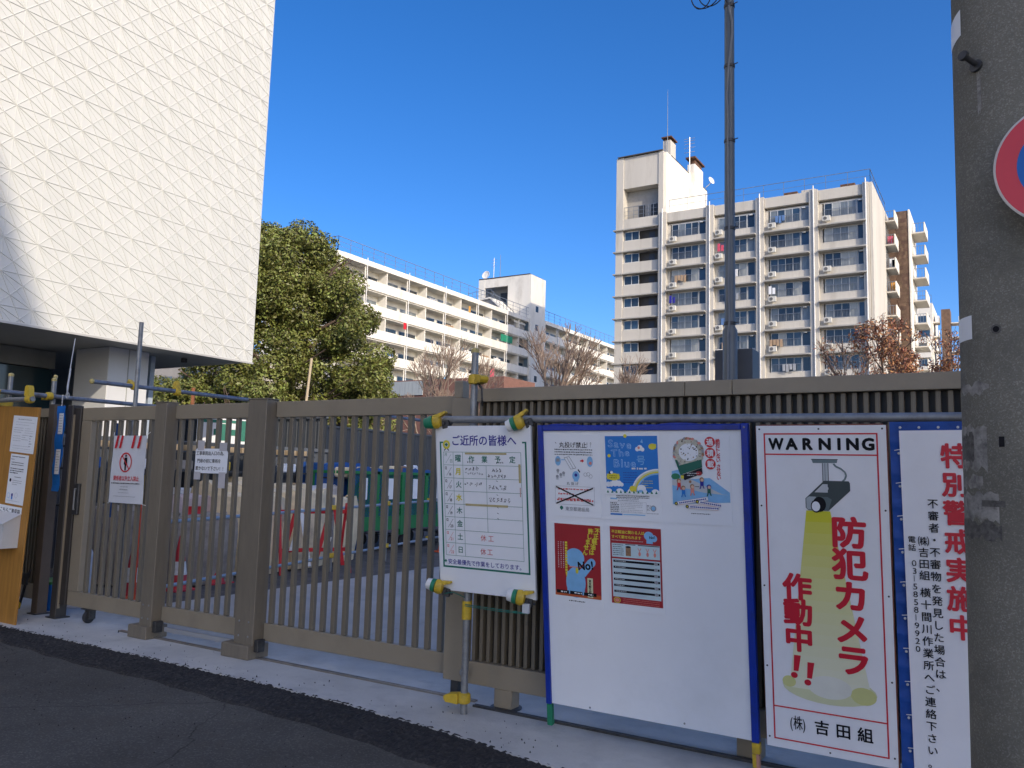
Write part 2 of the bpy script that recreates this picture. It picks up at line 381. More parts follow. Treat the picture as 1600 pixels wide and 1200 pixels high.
    def micro(s, u, v, w, rows, step, m, h=None, seed=0, l=2):
        r = random.Random(seed + int(u * 1e4) + int(v * 1e4)); h = h or step * 0.45
        for i in range(rows):
            x = u; end = u + w * (1 if r.random() < .7 else r.uniform(.5, .95))
            while x < end:
                d = r.uniform(0.6, 2.2) * h
                s.rect(x, v + i * step + r.uniform(0, .25) * h, min(x + d * .85, end), v + i * step + h * r.uniform(.75, 1.0), m, l); x += d + h * 0.3
        return s
    def scrawl(s, u, v, w, h, m, seed=1, l=2, t=0.0030):
        r = random.Random(seed); n = max(1, int(w / (h * 0.9)))
        for i in range(n):
            cx = u + (i + .5) * w / n; cw = w / n * 0.40
            for k in range(r.randint(4, 6)):
                a = r.choice((0, 0, math.pi / 2, math.pi / 2, 0.9, -0.9)) + r.uniform(-.2, .2); ln = h * r.uniform(.25, .5)
                x = cx + r.uniform(-cw, cw) * .7; y = v + h / 2 + r.uniform(-h, h) * .35
                s.line(x - math.cos(a) * ln / 2, y - math.sin(a) * ln / 2, x + math.cos(a) * ln / 2, y + math.sin(a) * ln / 2, t, m, l + k * 0.08)
        return s
    def build(s, name, parent): return s.mb_build(name, parent)
    def mb_build(s, name, parent):
        # keep print faces looking to -Y
        me = bpy.data.meshes.new(name); me.from_pydata(s.mb.v, [], s.mb.f)
        for m in s.mats: me.materials.append(m)
        me.polygons.foreach_set('material_index', s.mb.mi); me.update()
        o = bpy.data.objects.new(name, me); COL.objects.link(o); o.parent = parent; return o

# ============================================================ GROUND
struct(MB().poly([(-1500, -1500, -0.06), (1500, -1500, -0.06), (1500, 1500, -0.06), (-1500, 1500, -0.06)]), 'ground', GROUND)
struct(MB().poly([(-60, -9, -0.004), (40, -9, -0.004), (40, 4.6, -0.004), (-60, 4.6, -0.004)]), 'road', ASPH)
struct(MB().poly([(-60, -60, -0.002), (60, -60, -0.002), (60, -5.2, -0.002), (-60, -5.2, -0.002)]), 'pavement', M('pale_paving', (.46, .44, .40), .85, var=.1, scale=1))  # unseen pale forecourt, added to throw sunlight back at the shaded fence
# concrete apron under the gate; its street edge is slightly irregular
EDGE = [(-40, 4.5), (-9.2, 4.48), (-8.2, 4.47), (-6.5, 4.48), (-4.9, 4.47), (-3.9, 4.42), (-3.0, 4.32), (-2.4, 4.20), (-1.2, 4.08), (0.4, 4.0), (12, 4.0)]
mb = MB()
for (xa, ya), (xb, yb) in zip(EDGE, EDGE[1:]):
    n = max(1, int((xb - xa) / 0.25)) if xb - xa < 5 else 2
    for i in range(n):
        p = xa + (xb - xa) * i / n; q = xa + (xb - xa) * (i + 1) / n
        yp = ya + (yb - ya) * i / n + random.Random(i * 7 + int(xa * 31)).uniform(-.006, .006) * (i > 0); yq = ya + (yb - ya) * (i + 1) / n
        yq += random.Random((i + 1) * 7 + int(xa * 31)).uniform(-.006, .006) * (i + 1 < n)
        mb.poly([(p, yp, 0.018), (q, yq, 0.018), (q, 5.56, 0.018), (p, 5.56, 0.018)])
        mb.poly([(p, yp, -0.03), (q, yq, -0.03), (q, yq, 0.018), (p, yp, 0.018)])
struct(mb, 'pavement', CONC)
# coarse asphalt strip along the apron: a real rough bed of stones
rs = random.Random(3); mb = MB(); x = -12.0; rows = 18; prev = None
def lowedge(x): return 4.10 + (x + 7.7) * (-0.022 if x < -4.5 else -0.022) - (0.09 * max(0, x + 4.4))
def topedge(x):
    for (xa, ya), (xb, yb) in zip(EDGE, EDGE[1:]):
        if xa <= x <= xb: return ya + (yb - ya) * (x - xa) / (xb - xa)
    return 4.0
while x < 0.6:
    a = lowedge(x) + 0.02 * math.sin(x * 3.1) + 0.012 * math.sin(x * 11) ; b = topedge(x) + 0.012; line = []
    for j in range(rows + 1):
        t = j / rows; yy_ = a + (b - a) * t
        hgt = 0.004 + rs.random() ** 1.6 * 0.016 if 0 < j < rows else (-0.008 if j == 0 else rs.uniform(0.012, 0.026))
        line.append((x + rs.uniform(-.006, .006), yy_ + rs.uniform(-.007, .007), hgt))
    if prev:
        k = len(mb.v); mb.v += prev + line; m = rows + 1
        for j in range(rows): mb.f.append((k + j, k + m + j, k + m + j + 1, k + j + 1)); mb.mi.append(0)
    prev = line; x += 0.019
struct(mb, 'road', ASPHC)
# crumbs of asphalt lying about
mb = MB(); rs = random.Random(11)
for i in range(120):
    x = rs.uniform(-9, -2.2); y = topedge(x) + abs(rs.gauss(0, 0.22)); s = rs.uniform(.003, .010) * (1.6 if rs.random() < .08 else 1)
    z0 = 0.018 if y > topedge(x) + 0.01 else 0.02
    vs = [(x + s * math.cos(t + rs.random()) * rs.uniform(.6, 1), y + s * math.sin(t) * rs.uniform(.6, 1), z0) for t in (0, 1.5, 3.1, 4.6)] + [(x, y, z0 + s * 1.3)]
    mb.add(vs, [(0, 1, 4), (1, 2, 4), (2, 3, 4), (3, 0, 4)])
for i in range(200):
    x = rs.uniform(-9, -3); y = rs.uniform(3.0, 4.1); s = rs.uniform(.002, .006)
    vs = [(x + s * math.cos(t), y + s * math.sin(t), -0.003) for t in (0, 1.5, 3.1, 4.6)] + [(x, y, s)]
    mb.add(vs, [(0, 1, 4), (1, 2, 4), (2, 3, 4), (3, 0, 4)])
o = mb.build('gravel', ASPHC); tag(o, 'loose black crumbs of asphalt scattered on the pale concrete apron', 'gravel'); o['kind'] = 'stuff'
# the yard behind the gate: plates with joints
yard = struct(MB().poly([(-9.05, 5.60, 0.0), (8, 5.60, 0.0), (8, 30, 0.0), (-13.6, 30, 0.0)]), 'yard_ground', DIRTM)
ymb = {}
def plate(x0, x1, y0, y1):
    return MB().cbox(x0 + .006, x1 - .006, y0 + .006, y1 - .006, 0.0, 0.035, 0.003)
xs = [-8.35, -6.85, -5.35, -3.85, -2.35, -0.85, 0.65]
for a, b in zip(xs, xs[1:]):
    for c, d in ((5.58, 8.6), (8.6, 11.6), (11.6, 14.6), (14.6, 17.6), (17.6, 20.6)):
        plate(a, b, c, d).build('steel_plate', CONC2, yard)
struct(MB().poly([(-9.2, 5.4, -0.03), (-9.05, 5.4, -0.03), (-13.6, 30, -0.03), (-40, 30, -0.03), (-40, 5.4, -0.03)]), 'ground', DIRTM)
# bright steel edge of the first plates
MB().box(-8.3, -3.4, 5.545, 5.574, 0.019, 0.045).build('edge_angle', ALU, yard)

# ground rail of the gate
mb = MB()
mb.box(-7.35, -3.25, 4.985, 4.997, 0.018, 0.031); mb.box(-7.35, -3.25, 5.013, 5.025, 0.018, 0.031); mb.box(-7.35, -3.25, 4.998, 5.012, 0.019, 0.022)
solo(mb, 'ground_rail', [M('worn_rail', (0.30, 0.27, 0.23), 0.35, metal=0.6, var=0.2, scale=8)], 'worn steel rail let into the concrete in front of the sliding gate', 'rail', (-5.3, 5.0, 0.018))
mb = MB(); mb.box(-3.2, 0.3, 4.885, 4.897, 0.018, 0.033); mb.box(-3.2, 0.3, 4.91, 4.922, 0.018, 0.033)
solo(mb, 'ground_rail', [STEEL_D], 'dark steel rail on the concrete under the white boards', 'rail', (-1.5, 4.9, 0.018))

# ============================================================ GATE
SLAT = MB().cbox(-0.021, 0.021, -0.019, 0.019, 0, 1.0, 0.003).mesh('slat', TAUPE2)
def leaf(x0, x1, n, first, pitch, label, stile_l, stile_r, zb=0.16, y=5.07, hasl=True):
    t = thing('gate_leaf', label, 'gate', (x0, y, zb))
    H = 2.19 - zb
    MB().cbox(0, x1 - x0, -0.030, 0.030, H - 0.135, H, 0.003).build('top_rail', TAUPE, t)
    MB().cbox(0, x1 - x0, -0.030, 0.030, 0, 0.145, 0.003).build('bottom_rail', TAUPE, t)
    if stile_l: MB().cbox(0, stile_l, -0.032, 0.032, 0.147, H - 0.137, 0.003).build('stile', TAUPE, t)
    if stile_r: MB().cbox(x1 - x0 - stile_r, x1 - x0, -0.032, 0.032, 0.147, H - 0.137, 0.003).build('stile', TAUPE, t)
    for i in range(n):
        inst('slat', SLAT, t, (first + pitch * i - x0, random.uniform(-.0015, .0015), 0.146), (0, 0, random.uniform(-.03, .03)), (1, 1, H - 0.284))
    return t
gA = leaf(-8.32, -6.97, 9, -8.06, 0.1235, 'short left gate leaf on a caster, white no-entry sheet tied to its slats', 0.17, 0.0)
gB = leaf(-6.80, -5.68, 8, -6.735, 0.1315, 'narrow middle gate leaf between the two posts, small white notice on its slats', 0.0, 0.045)
gC = leaf(-5.44, -3.50, 17, -5.385, 0.1175, 'wide right gate leaf of taupe slats, its bottom rail ends at the corrugated fence', 0.0, 0.0)
# caster under leaf A
mb = MB(); T = Matrix.Translation((0.37, -0.02, 0)) @ Matrix.Rotation(rad(90), 4, 'Y')
MB().cbox(0.28, 0.46, -0.05, 0.05, -0.012, 0.0, 0.002).cbox(0.33, 0.345, -0.035, 0.035, -0.10, -0.012, .002).cbox(0.395, 0.41, -0.035, 0.035, -0.10, -0.012, .002).build('caster_fork', STEEL_D, gA)
cw = MB().lathe([(0.058, -0.020), (0.062, -0.012), (0.062, 0.012), (0.058, 0.020)], (0, 0, 0), 20)
o = cw.build('caster_wheel', RUBBER, gA, smooth=True); o.location = (0.37, -0.015, -0.079); o.rotation_euler = (0, rad(90), rad(8))
# lock box on the left stile
MB().cbox(-0.10, -0.004, -0.05, 0.05, 0.0, 2.03, 0.004).build('closing_stile', TAUPE_D, gA)
lk = MB().cbox(0.0, 0.09, -0.062, -0.034, 0.92, 1.24, 0.006).build('lock_case', STEEL_D, gA)
MB().tube((0.045, -0.075, 0.97), (0.045, -0.075, 1.19), 0.009, 8).tube((0.045, -0.062, 0.975), (0.045, -0.078, 0.975), 0.008).tube((0.045, -0.062, 1.185), (0.045, -0.078, 1.185), 0.008).build('handle', STEEL, lk)
def bolt_mb(pts, r=0.009, d=0.006):
    mb = MB()
    for x, y, z in pts: mb.lathe([(r, 0), (r, d * .6), (r * .6, d)], (0, 0, 0), 8, Matrix.Translation((x, y, z)) @ Matrix.Rotation(rad(90), 4, 'X')).mark()
    return mb
def gate_post(x0, x1, label):
    t = thing('gate_post', label, 'gate post', ((x0 + x1) / 2, 5.0, 0.018)); w = (x1 - x0) / 2
    MB().cbox(-w, w, -0.065, 0.075, 0.10, 2.185, 0.004).build('post', TAUPE_P, t)
    MB().cbox(-w - .004, w + .004, -0.069, 0.079, 2.186, 2.196, 0.002).build('cap', TAUPE_P, t)
    MB().cbox(-w - 0.10, w + 0.0, -0.11, 0.12, 0.0, 0.115, 0.006).build('foot', TAUPE_P, t)
    pieces(bolt_mb([(-w * .5, -0.066, .30), (w * .5, -0.066, .30), (-w * .5, -0.066, .18), (w * .5, -0.066, .18)]), 'bolt', STEEL, t)
    MB().cbox(w + .002, w + .05, -0.05, 0.03, 0.06, 0.16, 0.004).build('roller_bracket', STEEL_D, t)
    return t
gate_post(-6.97, -6.80, 'slim taupe gate post between the no-entry sheet and the small notice')
gate_post(-5.68, -5.45, 'thick taupe gate post left of the widest slatted gate leaf')
mb = MB().cbox(-6.72, -5.82, 5.02, 5.08, 0.085, 0.125, 0.003)
solo(mb, 'tie_bar', [ALU], 'pale metal bar low between the feet of the two gate posts', 'bar', (-6.27, 5.05, 0.085))
# end posts on the left
t = thing('end_post', 'dark bronze jamb post left of the gate lock', 'gate post', (-8.475, 5.05, 0.018))
MB().cbox(-0.05, 0.05, -0.06, 0.06, 0, 2.20, 0.004).build('post', TAUPE_D, t); MB().cbox(-0.09, 0.09, -0.08, 0.08, -0.0, 0.012, 0.002).build('base_plate', STEEL_D, t)
MB().cbox(0.051, 0.054, -0.05, -0.02, 0.1, 2.1, .001).build('strike_strip', TAUPE, t)
t = thing('end_post', 'brown square post between the notice board fence and the blue strip', 'gate post', (-8.83, 5.05, 0.018))
MB().cbox(-0.055, 0.055, -0.055, 0.055, 0, 2.22, 0.004).build('post', M('brown_post', (0.10, 0.075, 0.055), 0.5, var=0.15, scale=6), t); MB().cbox(-0.08, 0.08, -0.08, 0.08, 0.0, 0.012, 0.002).build('base_plate', STEEL_D, t)
# blue strip with white labels hanging between the posts
t = thing('blue_strip', 'bright blue plastic strip with two white labels hanging by the gate jamb', 'strip', (-8.575, 4.960, 1.31))
mb = MB(); 
for i in range(14):
    z0 = 0.90 * i / 14; z1 = 0.90 * (i + 1) / 14; a = 0.008 * math.sin(i * 1.3); b = 0.008 * math.sin((i + 1) * 1.3)
    wa = 0.078 if i > 3 else 0.07; 
    mb.add([(-wa, a, z0), (wa, a - .006, z0), (wa, b - .006, z1), (-wa, b, z1), (-wa, a + .003, z0), (wa, a - .003, z0), (wa, b - .003, z1), (-wa, b + .003, z1)], [(0, 1, 2, 3), (4, 5, 6, 7), (0, 4, 7, 3), (1, 5, 6, 2)])
mb.build('strip', M('bright_blue_plastic', (0.005, 0.17, 0.62), 0.45, var=0.15, scale=8), t)
for z0, h in ((0.60, .22), (0.18, .26)):
    lb = MB().box(-0.01, 0.07, -0.0175, -0.0160, z0, z0 + h).build('label', PAPER, t)
    s = Sheet(.08, h, -0.0180); s.micro(.01, .02, .06, int(h / .03), .028, GREYI, .008, seed=int(z0 * 99)); q = s.build('print', lb); q.location = (-0.01, 0, z0)
MB().tube((0, -0.006, 0.90), (0.01, -0.01, 1.02), 0.004, 6).build('cord', WHITEP, t)

# no-entry sheet on leaf A
def cloth(w, h, amp, nx=10, nz=16, seed=0, thick=0.002, taper=0.0):
    r = random.Random(seed); ph = [r.uniform(0, 6) for _ in range(4)]; mb = MB(); vs = []
    for side in (0, 1):
        for j in range(nz + 1):
            for i in range(nx + 1):
                u = i / nx; v = j / nz
                d = amp * (math.sin(u * 5 + ph[0] + v * 2) * .5 + math.sin(v * 9 + ph[1]) * .35 + math.sin(u * 11 + v * 6 + ph[2]) * .25)
                vs.append(((u - .5) * w * (1 + taper * (1 - v)) + w / 2, d + side * thick, v * h))
    n = (nx + 1) * (nz + 1); fs = []
    for side in (0, 1):
        for j in range(nz):
            for i in range(nx):
                a = side * n + j * (nx + 1) + i; fs.append((a, a + 1, a + nx + 2, a + nx + 1))
    return mb.add(vs, fs)
t = thing('banner', 'white plastic sheet with a red no-entry figure tied to the left gate leaf', 'banner', (-7.70, 5.010, 1.23), (0, 0, 0))
cloth(0.52, 0.665, 0.006, seed=4, taper=0.05).build('sheet', M('banner_plastic', (0.66, 0.67, 0.69), 0.45, var=0.04, bump=0.004, bscale=9), t, smooth=True)
s = Sheet(0.52, 0.665, -0.0085)
for u in (0.035, 0.105, 0.30, 0.395):
    s.poly([(u + .035, 0.0), (u + .068, 0.0), (u + .035, 0.125), (u, 0.125)], RED, 1)
s.ring(0.235, 0.265, 0.098, 0.014, RED, 3); s.circ(0.235, 0.20, 0.012, BLACK, 2)
s.poly([(.213, .217), (.257, .217), (.262, .285), (.249, .288), (.246, .345), (.238, .345), (.236, .295), (.232, .345), (.223, .345), (.221, .288), (.208, .285)], BLACK, 2)
s.line(0.170, 0.195, 0.302, 0.335, 0.012, RED, 4)
s.text('関係者以外立入禁止', 0.055, 0.395, 0.0455, RED, 0.012, 2, sy=1.15)
s.micro(0.03, 0.465, 0.45, 1, .02, BLACK, .011, seed=3); s.micro(0.18, 0.50, 0.12, 1, .02, GREYI, .008, seed=4); s.micro(0.17, 0.525, 0.13, 1, .02, GREYI, .013, seed=5); s.micro(0.15, 0.56, .17, 1, .02, GREYI, .006, seed=6); s.micro(0.08, 0.595, 0.35, 1, .02, GREYI, .007, seed=8)
s.line(0.0, 0.055, 0.52, 0.055, .0012, GREYL, 5)
s.build('print', t)
mb = MB()
for x, z in ((0.0, .665), (.52, .665), (-.012, 0.0), (.53, 0.0)): mb.tube((x, 0, z), (x + (-.03 if x < .2 else .03), 0.02, z + (.035 if z > .3 else -.01)), .003, 6).mark()
pieces(mb, 'tie', WHITEP, t)
# small notice on leaf B
t = thing('notice', 'small white notice about vehicles taped to the middle gate leaf', 'notice', (-6.46, 5.030, 1.55))
mb = MB(); mb.prism([(0, .012), (.012, 0), (.43, 0), (.44, .012), (.44, .19), (.41, .225), (.012, .225), (0, .21)], 'y', 0, 0.004); mb.build('plate', PAPER, t)
s = Sheet(.44, .225, -0.001); s.text('工事車両出入口の為、', .012, .022, .041, BLACK, .008); s.text('門扉の前に車両を', .03, .092, .041, BLACK, .008); s.text('置かないで下さい！！', .012, .160, .041, BLACK, .008); s.build('lettering', t)
mb = MB(); mb.box(.03, .12, -.004, -.002, .21, .30).mark().box(.33, .43, -.004, -.002, .205, .28).mark().box(.0, .09, -.004, -.002, -.06, .012).mark().box(.34, .43, -.004, -.002, -.13, .012).mark()
pieces(mb, 'tape', M('clear_tape', (0.52, 0.50, 0.51), 0.3, var=0.1), t)

# ============================================================ CORRUGATED FENCE
def slat_fence(x0, x1, y, label, top_split=None, zb=0.15, ztop=2.225, pitch=0.0605):
    t = thing('slat_fence', label, 'fence', (x0, y, 0.018))
    W = x1 - x0; Z = ztop - .018
    cuts = [0] + [c - x0 for c in (top_split or [])] + [W]
    for a, b in zip(cuts, cuts[1:]): MB().cbox(a + .0015, b - .0015, -0.055, 0.03, Z - 0.095, Z, 0.003).build('top_rail', TAUPE, t)
    MB().cbox(0, W, -0.055, 0.03, zb - .018, zb + 0.135, 0.003).build('bottom_rail', TAUPE, t)
    MB().box(0, W, 0.032, 0.040, zb, Z - .02).build('back_sheet', M('dark_back_sheet', (0.045, 0.038, 0.03), 0.5, var=0.15), t)
    me = MB().cbox(-0.0135, 0.0135, -0.022, 0.030, 0, 1, 0.002).mesh('slat', TAUPE2); n = int(W / pitch)
    for i in range(n):
        inst('slat', me, t, (pitch * (i + .5), random.uniform(-.001, .001), zb + 0.137), None, (1, 1, Z - 0.097 - zb - 0.138))
    return t
fR = slat_fence(-3.30, 0.75, 5.0, 'taupe ribbed fence running behind the white boards to the concrete pole', [-1.72, -1.42])
MB().cbox(0.23, 0.37, -0.05, 0.06, 0.0, 0.132, 0.004).build('foot', TAUPE, fR); MB().cbox(1.9, 2.04, -0.05, 0.06, 0.0, 0.132, 0.004).build('foot', TAUPE, fR)
MB().lathe([(0.11, 0), (0.11, 0.008), (0.10, 0.010)], (0.3, 0, 0), 24).build('base_plate', STEEL_D, fR)
t = thing('fence_post', 'taupe post closing the ribbed fence beside the grey pipe', 'post', (-3.40, 4.97, 0.018))
MB().cbox(-0.085, 0.085, -0.05, 0.05, 0.14, 2.14, 0.004).build('post', TAUPE, t); MB().cbox(-0.075, 0.0, -0.045, 0.045, 2.142, 2.27, 0.004).build('top_piece', TAUPE, t)
MB().cbox(-0.03, 0.03, -0.03, 0.03, 0.0, 0.138, 0.003).build('foot', STEEL_D, t)
MB().lathe([(0.022, 0), (0.03, .01), (0.03, .03), (.02, .04)], (0, 0, 0), 12, Matrix.Translation((.115, -.06, .21)) @ Matrix.Rotation(rad(70), 4, 'X')).build('roller', STEEL, t, smooth=True)
slat_fence(-13.5, -8.90, 5.12, 'dark ribbed fence behind the plywood notice board', None, ztop=2.20)

# ============================================================ PIPES AND CLAMPS
def clamp_mb(s=1.0):
    mb = MB()
    mb.lathe([(0.030 * s, -0.035 * s), (0.042 * s, -0.028 * s), (0.046 * s, 0), (0.042 * s, 0.028 * s), (0.030 * s, 0.035 * s)], (0, 0, 0), 14)
    mb.prism([(-0.135 * s, -.012 * s), (-0.12 * s, -.03 * s), (-0.03 * s, -.036 * s), (-0.03 * s, .034 * s), (-0.11 * s, .022 * s), (-.135 * s, .008 * s)], 'y', -0.040 * s, 0.02 * s)
    return mb
CLAMP = clamp_mb().mesh('clamp', YEL, smooth=True)
def pipe(name_label, p0, p1, r=0.0245, mat=STEEL, cap0=False, cap1=False, clamps=(), group=None):
    p0 = Vector(p0); p1 = Vector(p1); base = p0 if p0.z <= p1.z else p1
    t = thing('scaffold_pipe', name_label, 'pipe', base, group=group)
    MB().tube(p0 - base, p1 - base, r, 16).build('pipe', mat, t, smooth=True)
    d = (p1 - p0).normalized(); q = d.to_track_quat('Z', 'Y').to_matrix().to_4x4()
    for c, p, sg in ((cap0, p0, -1), (cap1, p1, 1)):
        if c:
            m = Matrix.Translation(p - base + d * sg * 0.002) @ q @ Matrix.Scale(sg, 4, (0, 0, 1))
            MB().lathe([(r + .003, -0.022), (r + .004, 0.0), (r * .8, 0.010), (r * .3, .014)], (0, 0, 0), 16, m).build('end_cap', M('pale_yellow_cap', (0.55, 0.44, 0.16), .5, var=.1), t, smooth=True)
    for k, (pp, ang) in enumerate(clamps):
        o = bpy.data.objects.new('clamp', CLAMP); COL.objects.link(o); o.parent = t; o.location = Vector(pp) - base; o.rotation_euler = ang
    return t
pipe('upright grey scaffold pipe beside the weekly schedule board, yellow cap on top', (-3.155, 4.71, 0.019), (-3.155, 4.71, 2.47), cap1=True,
     clamps=[((-3.155, 4.71, 0.12), (0, 0, rad(8))), ((-3.155, 4.71, 2.262), (0, 0, rad(150)))])
t = bpy.data.objects['scaffold_pipe']
MB().lathe([(0.034, -.06), (0.034, .06)], (0, 0, 0.675), 16).build('sleeve', YEL, t, smooth=True)
MB().path([(0.04, -.02, 2.215), (.07, -.01, 2.18), (.075, -.01, 2.10), (.06, .02, 2.06)], .008, 6).build('clamp_bolt', STEEL_D, t)
pipe('long horizontal grey pipe the white boards hang from', (-3.30, 4.565, 1.972), (0.9, 4.565, 1.940), r=0.0245)
hp = bpy.data.objects['scaffold_pipe.001']
# green tie wires with yellow tags
mb = MB(); mt = MB()
for x in (-2.36, -1.62, -0.86, -0.66, -0.30):
    x0 = x + 3.30
    pts = [(x0 + .012 * 0, -0.005 + 0.032 * math.cos(a), 0.032 * math.sin(a)) for a in [rad(20 * k) for k in range(19)]]
    dz = -.0077 * x0; pts = [(a, b, c + dz) for a, b, c in pts]; mb.path(pts, 0.003, 5); mb.path([(x0, -.034, dz), (x0 - .004, -.047, dz - .05)], .003, 5); mb.mark()
    mt.box(x0 - .03, x0 + .03, -.012, .006, .03 + dz, .045 + dz).box(x0 - .012, x0 + .02, -.018, .0, .045 + dz, .058 + dz).mark()
pieces(mb, 'tie_wire', M('green_wire', (0.01, 0.16, 0.12), .5), hp); pieces(mt, 'tie_tag', YEL, hp)

# big clips on the schedule board: cup, green band, yellow jaw, steel bolt
def clip(label, loc, rot, two='green'):
    t = thing('board_clip', label, 'clip', loc, rot)
    MB().lathe([(0.020, -0.085), (0.036, -0.080), (0.042, -0.045), (0.044, -0.02)], (0, 0, 0), 16, Matrix.Rotation(rad(90), 4, 'Y')).build('cup', WHITEP if two != 'all_green' else GREENP, t, smooth=True)
    MB().lathe([(0.0445, -0.045), (0.046, -0.018)], (0, 0, 0), 16, Matrix.Rotation(rad(90), 4, 'Y')).build('band', GREENP, t, smooth=True)
    MB().lathe([(0.047, -0.017), (0.05, 0.008), (0.040, 0.030), (.02, .034)], (0, 0, 0), 10, Matrix.Rotation(rad(90), 4, 'Y') @ Matrix.Scale(0.7, 4, (0, 1, 0))).prism([(0.0, .02), (.05, .028), (.085, .045), (.08, .058), (.02, .046)], 'y', -.02, .02).build('jaw', YEL, t, smooth=True)
    MB().tube((.05, .0, -.02), (.05, .055, -.02), .010, 8).tube((.02, .045, -.03), (.095, .045, -.03), .008, 8).cbox(.03, .08, .02, .05, -.055, .0, .003).build('bolt', STEEL_D, t)
    return t
clip('green and yellow clip at the upper left corner of the schedule board', (-3.31, 4.49, 1.955), (0, rad(-10), rad(10)), 'all_green')
clip('yellow clip gripping the upper right edge of the schedule board', (-2.66, 4.49, 1.945), (0, rad(-22), rad(12)))
clip('white-cupped clip at the lower left corner of the schedule board', (-3.32, 4.60, 0.845), (0, rad(12), rad(14)))
clip('white-cupped clip at the lower right corner of the schedule board', (-2.68, 4.60, 0.835), (0, rad(8), rad(14)))
mb = MB(); mb.path([(-3.155, 4.68, .735), (-2.9, 4.60, .745), (-2.62, 4.62, .74)], .003, 5); mb.path([(-3.155, 4.68, .725), (-2.85, 4.60, .733), (-2.63, 4.62, .735)], .003, 5)
mb.path([(-3.155, 4.68, .78), (-3.2, 4.6, .82), (-3.28, 4.62, .80)], .003, 5)
solo(mb, 'cord', [M('green_wire', (0, 0, 0))], 'thin green cord strung between the pipe and the lower right clip', 'cord', (-3.155, 4.68, .74))
mb = MB(); mb.cbox(-.022, .028, -.012, .008, -.03, .03, .002)
o = solo(mb, 'tag_plate', [GREYL], 'small pale plate dangling under the lower right clip of the schedule board', 'plate', (0, 0, 0)); o.location = (-2.64, 4.61, .77)

# left-hand pipes
pipe('blue-grey pipe with a yellow end running back over the gate posts', (-8.40, 5.15, 2.49), (-8.40, 12.5, 2.49), mat=STEEL_B, cap0=True, clamps=[((-8.40, 5.66, 2.49), (rad(90), rad(30), 0)), ((-8.40, 6.22, 2.48), (rad(90), rad(80), 0))])
pipe('thin upright grey pole rising above the left gate leaf', (-8.36, 5.66, 0.0), (-8.36, 5.66, 3.22), mat=STEEL)
pipe('short upright pipe stub just under the long back-running pipe', (-8.35, 6.16, 0.0), (-8.35, 6.16, 2.37), mat=STEEL, cap1=True)
pipe('blue-grey pipe running back beside the notice board', (-9.0, 3.95, 2.335), (-9.0, 6.9, 2.335), mat=STEEL_B, clamps=[((-9.0, 5.05, 2.335), (rad(90), rad(0), 0)), ((-9.0, 4.45, 2.34), (rad(90), rad(200), 0))])
pipe('leftmost upright pipe, its pale cap above the plywood notice board', (-9.06, 4.66, 0.019), (-9.06, 4.66, 2.53), cap1=True, clamps=[((-9.06, 4.66, 1.80), (0, 0, rad(180))), ((-9.06, 4.66, 2.22), (0, 0, rad(100)))])
pipe('thin upright pipe behind the notice board, second from the left edge', (-9.35, 5.30, 0.019), (-9.35, 5.30, 2.60), r=0.020, cap1=True)
pipe('upright pipe stub with a pale cap above the brown fence post', (-9.05, 5.12, 0.019), (-9.05, 5.12, 2.53), cap1=True)
pipe('short horizontal pipe clamped on top of the plywood board', (-9.3, 4.50, 2.235), (-8.30, 4.50, 2.235), clamps=[((-8.36, 4.50, 2.235), (0, rad(90), rad(10))), ((-9.0, 4.5, 2.235), (0, rad(90), rad(0)))])
mb = MB(); mb.path([(-8.60, 5.02, 2.31), (-8.62, 5.02, 2.42), (-8.61, 5.03, 2.62), (-8.60, 5.05, 2.95)], .005, 5).path([(-8.60, 5.02, 2.31), (-8.57, 5.0, 2.38), (-8.58, 5.02, 2.62)], .005, 5)
mb.path([(-8.60 + .03 * math.cos(a), 5.02, 2.33 + .03 * math.sin(a)) for a in [rad(30 * k) for k in range(13)]], .004, 5)
solo(mb, 'cord', [GREYL], 'pale cord knotted above the blue plastic strip', 'cord', (-8.6, 5.02, 2.31))

# ============================================================ PLYWOOD NOTICE BOARD (left)
LEAN = math.atan(0.115)
t = thing('plywood_board', 'tall plywood notice board with papers at the left edge', 'board', (-9.22, 4.56, 0.03), (0, rad(2.4), 0))
MB().cbox(0, 0.86, 0, 0.016, 0, 2.16, 0.002).build('panel', PLY, t)
MB().cbox(-0.02, 0.90, -0.012, 0.03, -0.03, 0.0, 0.002).build('batten', STEEL_D, t)
PB = t.matrix_basis.copy()
def on_board(name, label, x, z, w, h, y=-0.002, th=0.0015, mat=PAPER, rz=0.0):
    o = thing(name, label, 'poster' if name == 'poster' else 'paper'); o.matrix_basis = PB @ Matrix.Translation((x, y - 0.0025, z)) @ Matrix.Rotation(rz, 4, 'Y')
    MB().box(0, w, 0, th, 0, h).build('sheet', mat, o); return o
a = on_board('paper', 'upper white form in a clear sleeve on the plywood board', 0.40, 1.70, 0.44, 0.37, rz=rad(1))
s = Sheet(.44, .37); s.micro(.09, .03, .26, 1, .03, GREYI, .010, seed=1); s.micro(.06, .06, .34, 2, .026, GREYL, .008, seed=2)
s.micro(.04, .12, .17, 3, .022, GREYI, .006, seed=3); s.micro(.24, .12, .16, 3, .022, GREYL, .008, seed=4); s.micro(.04, .20, .14, 3, .024, GREYL, .010, seed=5); s.micro(.20, .19, .12, 3, .022, GREYI, .006, seed=6); s.micro(.34, .19, .05, 5, .026, GREYI, .012, seed=7)
s.micro(.05, .30, .33, 2, .026, GREYL, .008, seed=8); s.frame(.025, .02, .415, .35, .0015, GREYL, 3); s.build('print', a)
a = on_board('paper', 'lower white leaflet with bold lines and a small blue figure on the plywood board', 0.43, 1.18, 0.33, 0.50, rz=rad(1))
